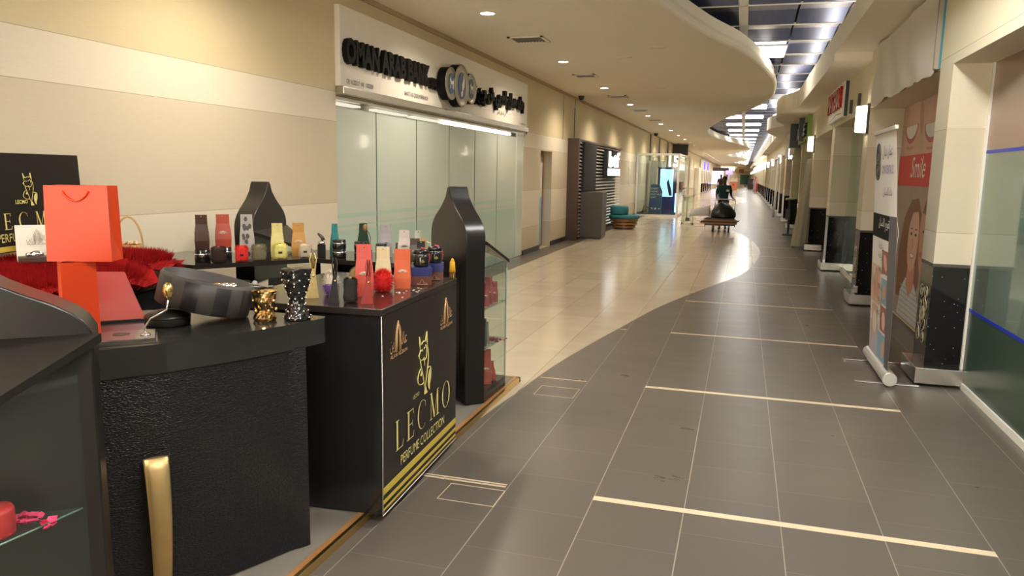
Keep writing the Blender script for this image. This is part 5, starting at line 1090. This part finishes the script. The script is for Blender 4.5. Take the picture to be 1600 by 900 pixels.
def duo_box(label, x, y, w_, h, rz):
    t = thing('gift_box', label, 'box', (x, y, CT), rz); b = w_ / 2
    g = MB(); g.box(-b, b, -b, b, 0, h * .55, bev=.001); g.build('base', mat('box_brown', (0.13, 0.035, 0.022), .4), t)
    g = MB(); g.box(-b - .002, b + .002, -b - .002, b + .002, h * .52, h, bev=.001); g.build('lid', mat('box_blue', (0.018, 0.022, 0.14), .4), t)
    lm = mat('logo_tan', (0.55, 0.35, 0.2), .4); g = MB()
    g.tube([(-.008, -b - .001, .012), (-.008, -b - .001, .025), (0, -b - .001, .035), (.008, -b - .001, .025), (.008, -b - .001, .012)], .0012, 5); g.tube([(-.028, -b - .001, .013), (-.01, -b - .001, .015)], .002, 5); g.tube([(.01, -b - .001, .015), (.028, -b - .001, .013)], .002, 5); g.tube([(-.03, -b - .001, .007), (.03, -b - .001, .007)], .0012, 5)
    g.tube([(-b - .001, -.02, .015), (-b - .001, 0, .022), (-b - .001, .02, .015)], .0015, 5)
    g.build('logo', lm, t); return t
def tin(label, x, y, r, h, z=CT, stack=1):
    t = thing('round_tin', label, 'tin', (x, y, z)); g = MB(); k = h / stack
    for i in range(stack): g.lathe([(.0001, i * k), (r * .94, i * k), (r, i * k + .004), (r, i * k + k * .6), (r * .97, i * k + k * .62), (r * .97, (i + 1) * k - .003), (r * .9, (i + 1) * k), (.0001, (i + 1) * k)], 30)
    g.build('body', M['lacquer'], t); g = MB()
    for i in range(stack): g.lathe([(r * .995, i * k + k * .55), (r * 1.015, i * k + k * .58), (r * 1.015, i * k + k * .66), (r * .98, i * k + k * .68)], 30)
    g.build('silver_rim', M['silver'], t); return t

# -- on the LECMO counter
tent('gold handbag-shaped box with two straps, leftmost on the LECMO counter', -1.985, 3.215, .068, .222, (0.62, 0.48, 0.20))
fur('white and purple fluffy case beside the gold handbag box', -1.945, 3.33, .064, .112, [(0.72, 0.66, 0.56), (0.22, 0.10, 0.42)], shape='egg', L=.02, n=1100)
tent('black handbag-shaped box with a thin raised strap, front of the LECMO counter', -1.815, 3.13, .052, .216, (0.02, 0.018, 0.02))
fur('black furry case in front of the tan one on the LECMO counter', -1.745, 3.165, .062, .115, [(0.018, 0.015, 0.014)], L=.010)
fur('tan furry rounded case behind the black furry one', -1.855, 3.44, .090, .128, [(0.36, 0.27, 0.12)], shape='egg', L=.010)
pouch('coral red pouch with winged emblem, left of the cream pouch', -1.775, 3.36, .085, .258, (0.62, 0.085, 0.065), em=True)
tent('dark red handbag-shaped box with slim red straps nearest the counter corner', -1.665, 3.175, .058, .208, (0.30, 0.03, 0.025))
pouch('pale cream pouch with dark winged emblem, behind the red fringed case', -1.805, 3.63, .080, .220, (0.72, 0.62, 0.38), emblem=(0.25, 0.18, 0.1))
fur('bright red fringed case in front of the cream pouch', -1.755, 3.525, .088, .100, [(0.72, 0.02, 0.02)], shape='egg', L=.026, n=1500)
pouch('orange-red flat box with white winged emblem, right of the red fringed case', -1.705, 3.655, .082, .211, (0.62, 0.10, 0.025), top=.9, d=.03)
fur('white fluffy case with a red mark, behind the dark red handbag box', -1.90, 3.62, .066, .098, [(0.68, 0.60, 0.55)], shape='egg', L=.014)
duo_box('blue and brown square box at the counter edge, nearer of two', -1.675, 3.835, .105, .098, .5)
duo_box('blue and brown square box behind the nearer one, by the yellow tassel', -1.68, 4.04, .098, .098, .35)
jar('black glossy round jar with a red band on the nearer blue box', -1.675, 3.835, .043, .095, CT + .0985, .6)
jar('black glossy round jar with a red band on the farther blue box', -1.68, 4.04, .043, .092, CT + .0985, .6)
fur('grey furry case left of the nearer blue box', -1.825, 4.06, .042, .086, [(0.12, 0.10, 0.09)], n=500)
ta = thing('tassel', 'yellow tassel on a gold block, at the far end of the LECMO counter', 'tassel', (-1.60, 4.115, CT)); g = MB(); g.box(-.014, .014, -.014, .014, 0, .035, bev=.002); g.build('block', M['gold'], ta)
g = MB(); g.lathe([(.008, .036), (.016, .045), (.014, .09), (.010, .11), (.004, .12), (.0001, .122)], 14); [g.tube([(.012 * math.cos(a), .012 * math.sin(a), .10), (.017 * math.cos(a), .017 * math.sin(a), .038)], .0022, 4) for a in [k * .5 for k in range(13)]]; g.build('tassel_threads', mat('tassel', (0.72, 0.42, 0.02), .7), ta)
g = MB()
for _ in range(16): x, y = random.uniform(-1.72, -1.58), random.uniform(3.3, 3.7); g.ball((x, y, CT + .001), .005, 0, 5, (1.3, .8, .25))
tag(g.build('crumbs', M['paper']), 'white crumbs scattered on the counter before the orange box', 'crumbs', kind='stuff')

# -- back row, right part
cx_ = mat('x', (0, 0, 0))
tin('black lidded tin stack left of the coral pouch, on the back counter', -2.73, 4.80, .048, .128, stack=2)
tin('black lidded tin behind the coral pouch', -2.58, 4.84, .048, .118, stack=2)
tin('black lidded tin behind the cream pouch', -2.43, 4.86, .040, .108, stack=2)
pb = thing('perfume_bottle', 'dark perfume bottle with a bird-shaped silver stopper', 'bottle', (-2.84, 4.745, CT), .5)
g = MB(); g.box(-.028, .028, -.02, .02, 0, .095, bev=.004); g.build('body', M['lacquer'], pb); g = MB(); g.lathe([(.02, .095), (.024, .1), (.022, .11), (.012, .118), (.008, .125)], 16); g.build('collar', M['silver'], pb)
g = MB(); g.tube([(.014, 0, .122), (.004, 0, .145), (-.016, 0, .165), (-.026, 0, .172)], [.014, .013, .009, .004], 10); g.build('stopper', M['brown'], pb)
pouch('teal pouch behind the perfume bottle', -2.80, 4.86, .055, .235, (0.03, 0.24, 0.25), em=False, rz=1.1)
pouch('dark green twisted pouch on the back counter', -2.64, 4.99, .075, .236, (0.018, 0.045, 0.025), em=False, rz=1.0)
pouch('lilac grey pouch behind the rosebud', -2.465, 5.00, .088, .234, (0.33, 0.30, 0.33), emblem=(.5, .48, .5))
pouch('pinkish white pouch with grey winged emblem', -2.285, 4.93, .086, .205, (0.62, 0.53, 0.50), emblem=(.35, .3, .28))
pouch('small brown pouch behind the orange box', -2.375, 5.04, .062, .10, (0.06, 0.035, 0.02), em=False)
pouch('dark brown pouch left of the black jars', -2.17, 4.86, .078, .155, (0.055, 0.032, 0.018), emblem=(.5, .4, .25))
pouch('yellow-edged white pouch leaning behind the dark brown pouch', -2.22, 5.02, .055, .200, (0.70, 0.68, 0.60), em=False, rz=1.0)
pouch('black flat card pouch behind the farther jar', -2.07, 4.735, .050, .150, (0.02, 0.02, 0.022), em=False, d=.02, top=.95)
o = thing('rosebud_vase', 'dried golden rosebud on a curved stem in a small dark holder', 'ornament', (-2.535, 4.88, CT)); g = MB(); g.lathe([(.0001, 0), (.02, 0), (.02, .05), (.012, .07), (.0001, .07)], 16); g.build('holder', M['lacquer'], o)
g = MB(); g.tube([(0, 0, .06), (.01, 0, .14), (.0, 0, .175), (-.022, 0, .20)], .003, 6); g.build('stem', M['brown'], o); g = MB(); g.ball((-.03, 0, .213), .018, sc=(.9, .8, 1.4)); g.build('bud', M['wood'], o)
o = thing('tag_stand', 'gold tag standing by the far jar with a white ribbon loop', 'tag', (-2.085, 4.81, CT), .5); g = MB(); g.box(-.022, .022, -.003, .003, 0, .165); g.build('tag', M['brass'], o); g = MB(); g.tube([(.02, 0, .14), (.05, 0, .13), (.045, 0, .09), (.02, 0, .10)], .003, 6); g.build('ribbon', M['paper'], o)

# -- back row, left part
tin('black tin under the dark brown pouch, left end of the back row', -3.40, 4.19, .050, .082)
tin('black tin under the brick red pouch', -3.38, 4.38, .052, .082)
pouch('dark brown satin pouch on the leftmost tin', -3.40, 4.19, .085, .228, (0.055, 0.022, 0.018), z=CT + .083, em=False, rough=.25)
pouch('brick red pouch with white winged emblem on the second tin', -3.38, 4.38, .098, .222, (0.42, 0.055, 0.03), z=CT + .083)
fur('dark brown furry case before the leftmost tins', -3.275, 4.19, .094, .104, [(0.035, 0.012, 0.010)])
fur('bright red furry case before the spotted pouch', -3.185, 4.31, .080, .104, [(0.68, 0.025, 0.02)], window=True)
pouch('silver and grey cow-spotted pouch before the black arch', -3.26, 4.475, .092, .305, (0.42, 0.40, 0.38), spots=(0.10, 0.095, 0.09), em=False)
fur('olive grey furry case left of the yellow one', -3.12, 4.41, .094, .107, [(0.17, 0.15, 0.085)])
pouch('pale yellow pouch behind the yellow furry case', -3.13, 4.64, .086, .240, (0.68, 0.60, 0.24), em=False)
fur('pale yellow furry case with a dark window', -3.055, 4.56, .092, .102, [(0.72, 0.66, 0.22)], window=True)
pouch('golden orange pouch with white winged emblem', -3.035, 4.76, .092, .238, (0.52, 0.26, 0.05))
fur('beige furry case with a dark window before the golden pouch', -2.945, 4.70, .086, .098, [(0.58, 0.48, 0.37)], window=True)
# -- on the low shelf of the back counter
bw_ = thing('bow_ornament', 'sparkling silver and cream bow ornament on the low shelf', 'ornament', (-3.17, 4.42, .841), .7)
g = MB()
for s_ in (-1, 1): g.add([(0, 0, .02), (s_ * .085, -.03, .0), (s_ * .09, .0, .055), (s_ * .07, .03, .005), (s_ * .03, 0, .05)], [(0, 1, 2), (0, 2, 3), (0, 4, 2), (0, 1, 3)])
g.build('wing', M['silver'], bw_); g = MB(); g.ball((0, 0, .03), .018); g.tube([(-.12, 0, .004), (.12, 0, .004)], .004); g.build('knot', M['paper'], bw_)
g = MB(); [g.ball((random.uniform(-.03, .03), random.uniform(-.03, .03), .015 + random.uniform(0, .02)), .016, 0, 6, (1.2, 1, .7)) for _ in range(7)]
x = g.build('foil_scraps', M['silver']); x.location = (-2.83, 4.80, .842); tag(x, 'crumpled silver foil on the low shelf right of the bow', 'foil')

# -- inside the far display case and the near one
def inunit(mid, T, sx, sy): v = T @ Vector((sx, sy, 0)); return mid.x + v.x, mid.y + v.y
pinkm = (0.45, 0.04, 0.06)
for i, (sx, sy, hh) in enumerate([(-.20, .06, .17), (-.13, .12, .20), (-.05, .20, .15), (-.02, .10, .21)]):
    x, y = inunit(m2, T2_, sx, sy); pouch(['pink and brown pouch nearest the black arch in the far case', 'second pink and brown pouch on the upper glass shelf', 'pink and brown pouch at the glass corner of the far case', 'tall brown pouch at the back of the upper glass shelf'][i], x, y, .06, hh, (0.38, 0.05, 0.06) if i != 3 else (.10, .04, .025), z=.702 + .0085, em=i != 3, d=.04)
for i, (sx, sy) in enumerate([(-.22, .04), (-.15, .09)]):
    x, y = inunit(m2, T2_, sx, sy); pouch(['dark pouch on the middle glass shelf by the arch', 'grey green pouch on the middle glass shelf'][i], x, y, .05, .20 - .04 * i, (0.03, 0.028, 0.025) if i == 0 else (.22, .22, .17), z=.418 + .0085, em=False, d=.035)
def petals(mid, T, sx, sy, z, n, r, m_, label, a_=.024):
    g = MB()
    for _ in range(n):
        px, py = random.gauss(0, r), random.gauss(0, r * .6); a = random.uniform(0, 6.28); k = a_ * random.uniform(.3, .5)
        T_ = Matrix.Translation((px, py, random.uniform(.002, .018))) @ Matrix.Rotation(a, 4, 'Z') @ Matrix.Rotation(random.uniform(-.6, .6), 4, 'X')
        g.add([(-k, -k * .8, .004), (0, -k, 0), (k, -k * .6, .005), (k * 1.1, k * .5, .006), (0, k, .002), (-k, k * .7, .005), (0, 0, -.003)], [(0, 1, 6), (1, 2, 6), (2, 3, 6), (3, 4, 6), (4, 5, 6), (5, 0, 6)], 0, True, T_)
    x, y = inunit(mid, T, sx, sy); o = g.build('petals', m_); o.location = (x, y, z); return tag(o, label, 'petals', kind='stuff')
pr_ = mat('petal_red', (0.28, 0.03, 0.05), .7); pk_ = mat('petal_pink', (0.75, 0.05, 0.15), .6)
petals(m2, T2_, -.08, .16, .418 + .009, 90, .045, pr_, 'dried red petals heaped on the middle glass shelf')
petals(m2, T2_, -.08, .13, .126, 40, .05, pr_, 'dried red petals scattered on the case floor')
x, y = inunit(m2, T2_, -.15, .10); pouch('red pouch leaning in the bottom of the far case', x, y, .075, .26, (0.45, 0.04, 0.02), z=.1245, d=.04)
x, y = inunit(m2, T2_, -.06, .18); pouch('second red pouch lying low at the bottom of the far case', x, y, .07, .14, (0.48, 0.04, 0.02), z=.1245, em=False, rz=1.2, d=.04)
petals(m1, T1_, -.16, .078, .675 + .009, 34, .035, pk_, 'pink petals scattered on the glass shelf of the nearest case')
x, y = inunit(m1, T1_, -.085, .115); g = MB(); g.lathe([(.0001, 0), (.046, 0), (.048, .004), (.048, .065), (.044, .074), (.0001, .076)], 28); o = g.build('red_candle', mat('candle_red', (0.55, 0.03, 0.03), .4)); o.location = (x, y, .675 + .0085); tag(o, 'small round red box on the glass shelf of the nearest case', 'box')

# ================================================================== PEOPLE
def skin_mesh(name, joints, edges, m_, parent, root=0, sub=2):
    me = bpy.data.meshes.new(name); me.from_pydata([j[0] for j in joints], edges, []); me.materials.append(m_)
    o = bpy.data.objects.new(name, me); COL.objects.link(o)
    sk = o.modifiers.new('skin', 'SKIN'); sk.use_smooth_shade = True
    for i, j in enumerate(joints):
        r = j[1] if isinstance(j[1], tuple) else (j[1], j[1]); me.skin_vertices[0].data[i].radius = r
    for i in range(len(joints)): me.skin_vertices[0].data[i].use_root = (i == root)
    sb = o.modifiers.new('sub', 'SUBSURF'); sb.levels = sub; sb.render_levels = sub
    dg = bpy.context.evaluated_depsgraph_get(); dg.update(); m2_ = bpy.data.meshes.new_from_object(o.evaluated_get(dg)); COL.objects.unlink(o); bpy.data.objects.remove(o)
    m2_.materials.clear(); m2_.materials.append(m_)
    for p_ in m2_.polygons: p_.use_smooth = True
    o = bpy.data.objects.new(name, m2_); COL.objects.link(o)
    if parent: o.parent = parent
    return o
def person(label, loc, rz, H, cols, hands, robe=False, stride=0.08, headwear=None, lean=0.0, detail=True, female=False):
    """figure facing local -y; hands = wrist targets (left, right)"""
    s = H / 1.75; t = thing('person', label, 'person', loc, rz); V = lambda x, y, z: (x * s, y * s + lean * -max(0, z - .9) * .3, z * s)
    J = []; E = []
    def add(p_, r, par=None): J.append((V(*p_), tuple(x * s for x in r) if isinstance(r, tuple) else r * s)); (E.append((par, len(J) - 1)) if par is not None else None); return len(J) - 1
    pel = add((0, 0, .96), (.15, .105)); wa = add((0, 0, 1.10), (.135, .10), pel); ch = add((0, 0, 1.30), (.165, .115), wa); nk0 = add((0, 0, 1.44), (.075, .07), ch); nk = add((0, -.01, 1.51), .052, nk0); hd = add((0, -.02, 1.60), (.070, .082), nk); tp = add((0, -.015, 1.69), (.062, .075), hd)
    feet = []
    for i, sx in enumerate((-1, 1)):
        st_ = stride * (1 if i else -1)
        hp = add((sx * .09, 0, .88), .085, pel); kn = add((sx * .095, -.02 - st_ * .6, .50), .058, hp); an = add((sx * .095, st_, .09), .038, kn); to = add((sx * .105, st_ - .14, .035), .032, an); feet.append((sx, st_))
    arms = []
    for i, sx in enumerate((-1, 1)):
        hx, hy, hz_ = hands[i]
        sh_ = add((sx * .185, 0, 1.40), .052, ch); ex, ey, ez = sx * .235, .06, 1.125
        el = add((ex, ey, ez), .040, sh_); wr = add((hx, hy, hz_), .026, el)
        d = Vector((hx - ex, hy - ey, hz_ - ez)).normalized(); sd_ = d.cross(Vector((0, 0, 1)));  sd_ = sd_.normalized() if sd_.length > .1 else Vector((1, 0, 0))
        pm = add(tuple(Vector((hx, hy, hz_)) + d * .05), (.030, .020), wr)
        if detail:
            for q in range(4):
                b_ = Vector((hx, hy, hz_)) + d * .085 + sd_ * (q - 1.5) * .020; k1 = add(tuple(b_), .0095, pm); L = (.030, .036, .034, .026)[q]
                k2 = add(tuple(b_ + d * L + Vector((0, 0, -.006))), .0085, k1); add(tuple(b_ + d * L * 1.4 + Vector((0, 0, -.028))), .0075, k2)
            b_ = Vector((hx, hy, hz_)) + d * .035 - sd_ * sx * .034; k1 = add(tuple(b_), .011, pm); add(tuple(b_ + d * .035 - sd_ * sx * .012), .0085, k1)
        arms.append((sh_, el, wr))
    skin_mesh('body', J, E, cols['skin'], t)
    # head sculpt: nose, ears, eyes, mouth as one child surface with the hair above
    hc = Vector(V(0, -.02, 1.62))
    g = MB(); g.ball(tuple(hc + Vector((0, -.085 * s, -.005))), .014 * s, 0, 8, (.8, 1, 1.5)); [g.ball(tuple(hc + Vector((sx * .072 * s, .005, 0))), .02 * s, 0, 8, (.4, .8, 1.3)) for sx in (-1, 1)]; g.build('face_features', cols['skin'], t)
    g = MB(); [g.ball(tuple(hc + Vector((sx * .028 * s, -.076 * s, .022 * s))), .010 * s, 0, 6, (1.2, .6, .7)) for sx in (-1, 1)]; g.build('eyes', M['paper'], t); g = MB(); [g.ball(tuple(hc + Vector((sx * .028 * s, -.083 * s, .022 * s))), .005 * s, 0, 6) for sx in (-1, 1)]; g.build('pupils', M['hair'], t)
    g = MB(); g.ball(tuple(hc + Vector((0, -.074 * s, -.045 * s))), .018 * s, 0, 8, (1.3, .6, .35)); g.build('mouth', mat('lips', (.12, .03, .025), .5), t)
    if headwear:
        g = MB(); g.ball(tuple(hc + Vector((0, .012 * s, .025 * s))), .112 * s, 0, 14, (.92, 1, 1.15)); g.lathe([(.10 * s, -.16 * s), (.17 * s, -.26 * s), (.15 * s, -.30 * s)], 18, 0, Matrix.Translation(hc + Vector((0, .03, 0)))); g.build('headscarf', headwear, t)
    else:
        g = MB(); g.ball(tuple(hc + Vector((0, .016 * s, .055 * s))), .095 * s, 0, 14, (.86, .98, .85)); g.build('hair', M['hair'], t)
    def garment(name, idx, grow, m_, extra=None):
        mp_ = {}; JJ = []; EE = []
        for k in idx: mp_[k] = len(JJ); p_, r = J[k]; r = r if isinstance(r, tuple) else (r, r); JJ.append((p_, (r[0] + grow * s, r[1] + grow * s)))
        for a, b in E:
            if a in mp_ and b in mp_: EE.append((mp_[a], mp_[b]))
        if extra: extra(JJ, EE, mp_)
        return skin_mesh(name, JJ, EE, m_, t)
    if robe:
        g = MB(); n_ = 24; prof = [(.0001, 1.47), (.10, 1.465), (.20, 1.40), (.19, 1.2), (.18, 1.0), (.20, .7), (.23, .35), (.26, .06), (.0001, .06)]
        g.lathe([(r * s, z * s) for r, z in prof][::-1], n_, 0, Matrix.Diagonal((1, .72, 1, 1))); g.build('robe', cols['top'], t)
        def slv(JJ, EE, mp_): pass
        for (a, b, c) in arms: garment('sleeve', [a, b, c], .018, cols['top'])
    else:
        def cut(JJ, EE, mp_):
            for (a, b, c) in arms:
                pa, pb_ = Vector(J[a][0]), Vector(J[b][0]); JJ.append((tuple(pa.lerp(pb_, .85)), .058 * s)); EE.append((mp_[a], len(JJ) - 1))
        garment('shirt', [pel, wa, ch, nk0] + [arms[0][0], arms[1][0]], .016, cols['top'], cut)
        legs = [k for k in range(7, 15) if J[k][0][2] > .05 * s]
        garment('trousers', [pel] + legs, .014, cols['leg'])
        g = MB()
        for sx, st_ in feet: g.ball(V(sx * .10, st_ - .06, .042), .06 * s, 0, 10, (.8, 2.0, .7))
        g.build('shoes', M['black'], t)
    return t
person('man in a dark green shirt pushing the loaded cart towards the viewer', (-.56, 25.02, 0), .04, 1.67, dict(skin=M['skin'], top=M['shirt'], leg=M['trousers']), [(-.22, -.34, 1.02), (.30, -.30, 1.02)], stride=.12)
gg = MB(); gg.box(-.05, .04, -.012, 0, 0, .06); o = gg.build('badge', M['paper']); o.location = (-.44, 24.84, 1.19); o.parent = None
o.name = 'name_badge'; tag(o, 'small white badge on the chest of the man with the cart', 'badge')
person('person in a white robe standing by the far orange kiosk', (-1.95, 97.5, 0), .2, 1.85, dict(skin=M['skin_light'], top=M['paper'], leg=M['paper']), [(-.28, -.05, .85), (.28, -.05, .85)], robe=True, detail=False)
person('person in dark clothes far behind the man with the cart', (-1.62, 60, 0), .1, 1.8, dict(skin=M['skin'], top=M['hair'], leg=M['trousers']), [(-.28, -.05, .85), (.28, -.05, .85)], detail=False)
pr2 = person('person in a red headscarf and pale dress walking away far down the right side', (1.28, 88, 0), 2.6, 1.70, dict(skin=M['skin_light'], top=mat('dress', (.55, .42, .42), .8), leg=M['trousers']), [(-.28, -.05, .85), (.28, -.05, .85)], robe=True, headwear=M['red'], detail=False)
hb = thing('tote_bag', 'red shopping bag beside the person in the red headscarf', 'bag', (1.55, 87.3, .0)); g = MB(); g.box(-.2, .2, -.1, .1, .3, 1.0, bev=.02); g.box(-.16, .16, -.08, .08, 0, .3); g.build('body', mat('bag_red', (.5, .04, .07), .5), hb); g = MB(); g.tube([(-.12, 0, 1.0), (-.08, 0, 1.2), (.08, 0, 1.2), (.12, 0, 1.0)], .015); g.build('handle', M['paper'], hb)
tb_ = thing('waste_bin', 'dark square bin far away beside the right row of pilasters', 'bin', (1.0, 112, 0)); g = MB(); g.box(-.38, .38, -.35, .35, 0, 1.25, bev=.04); g.build('body', M['brown'], tb_); g = MB(); g.box(-.42, .42, -.4, .4, 1.25, 1.4, bev=.04); g.build('lid', M['black'], tb_)

# ---- the loaded cart
ca = thing('hand_cart', 'flat push cart with a silver handle, loaded with cardboard', 'cart', (-.60, 24.0, 0))
g = MB(); g.box(-.42, .42, -.55, .52, .20, .25, bev=.01); g.box(-.44, -.42, -.56, .53, .17, .25); g.box(.42, .44, -.56, .53, .17, .25); g.build('deck', M['black'], ca)
for x, y in ((-.2, -.45), (.26, -.45), (-.2, .42), (.26, .42)):
    g = MB(); g.box(x - .025, x + .025, y - .03, y + .03, .1, .2); f_ = g.build('caster_fork', M['black'], ca); g = MB(); g.lathe([(.02, -.022), (.065, -.022), (.072, -.012), (.072, .012), (.065, .022), (.02, .022)], 18, 0, Matrix.Translation((x, y, .072)) @ Matrix.Rotation(PI / 2, 4, 'Y')); g.build('wheel', M['black'], f_)
g = MB(); g.tube([(-.2, .50, .24), (-.2, .56, .9), (-.14, .57, .96), (.34, .57, .96), (.40, .56, .9), (.40, .50, .24)], .016, 10); g.build('handle', M['silver'], ca)
for i, (x0, x1, z, a, c, y0) in enumerate([(-.60, .46, .250, .06, 'card', -.62), (-.50, .52, .291, -.09, 'brown', -.58), (-.46, .44, .332, .10, 'card', -.56), (-.40, .40, .373, -.03, 'brown', -.5)]):
    g = MB(); g.box(x0, x1, y0, .40, -.018, .018, 0, Matrix.Rotation(a, 4, 'Z')); g.box(x0 + .05, x1 - .1, y0 - .004, y0, -.012, .012, 0, Matrix.Rotation(a, 4, 'Z'))
    o = g.build('cardboard_sheet', M[c]); o.location = (-.60, 24.0, z + .02); tag(o, ['flattened cardboard at the bottom of the cart load, left end sticking out', 'dark cardboard second from the bottom of the cart load', 'brown cardboard third up in the cart load', 'top cardboard under the black bag on the cart'][i], 'cardboard')
g = MB(); n_ = 28; prof = [(.33, 0), (.37, .04), (.355, .14), (.31, .25), (.24, .35), (.15, .43), (.06, .47), (.0001, .475)]
vs = []
for i, (r, z) in enumerate(prof):
    for k in range(n_):
        a = 2 * PI * k / n_; q = 1 + .06 * math.sin(3 * a + i) + .04 * math.sin(7 * a - 2 * i) + .02 * math.sin(13 * a + i * 3); vs.append((r * q * math.cos(a) * 1.0, r * q * math.sin(a) * .95, z * (1 + .05 * math.sin(2 * a))))
g.add(vs, [(i * n_ + k, i * n_ + (k + 1) % n_, (i + 1) * n_ + (k + 1) % n_, (i + 1) * n_ + k) for i in range(len(prof) - 1) for k in range(n_)] + [tuple(range(n_))[::-1]], 0, True)
o = g.build('rubbish_bag', M['plastic']); o.location = (-.53, 23.9, .414); tag(o, 'big black rubbish bag on top of the cart', 'bag')
g = MB()
vs = []
for i in range(9):
    for j in range(9): u_, v_ = i / 8, j / 8; vs.append((-.62 * u_ * (1 - .3 * v_), .5 * v_ - .1, .04 + .30 * math.sin(PI * v_) * (1 - .35 * u_) + .02 * u_ - .05 * u_ * u_))
g.add(vs, [(i * 9 + j, (i + 1) * 9 + j, (i + 1) * 9 + j + 1, i * 9 + j + 1) for i in range(8) for j in range(8)], 0, True)
o = g.build('plastic_sheet', mat('sheet_white', (.55, .52, .50), .5)); o.location = (-.92, 23.95, .42); md = o.modifiers.new('s', 'SOLIDIFY'); md.thickness = .008; tag(o, 'pale plastic sheet bulging out at the left of the cart load', 'sheet')

# repeats of one kind carry a common group
GROUPS = dict(gift_pouch='gift pouches on the perfume booth', handbag_box='handbag-shaped gift boxes on the counter', fur_perfume_case='furry perfume cases on the booth', round_tin='black tins on the back counter',
              round_jar='black jars on the blue boxes', gift_box='square gift boxes on the booth', display_case='arched display cases of the booth', display_counter='black counters of the booth', foil_sweet='foil sweets in the drum tray',
              cardboard_sheet='cardboard sheets on the cart', paper_bag='orange paper bags on the desk', shopfront='shopfront panels on the right', shop_sign='shop signs along the corridor', grey_cabinet='grey cabinets behind the enclosure',
              kiosk='far kiosk counters', petals='petals in the display cases', dome_camera='dome cameras under the ceiling', door_sensor='black wall brackets', pilaster='granite-footed pilasters on the right', person='people in the corridor', cloth_cover='cloths over shop fascias')
for o in COL.objects:
    if o.parent is None and 'label' in o.keys() and 'group' not in o.keys():
        g_ = GROUPS.get(o.name.split('.')[0])
        if g_: o['group'] = g_
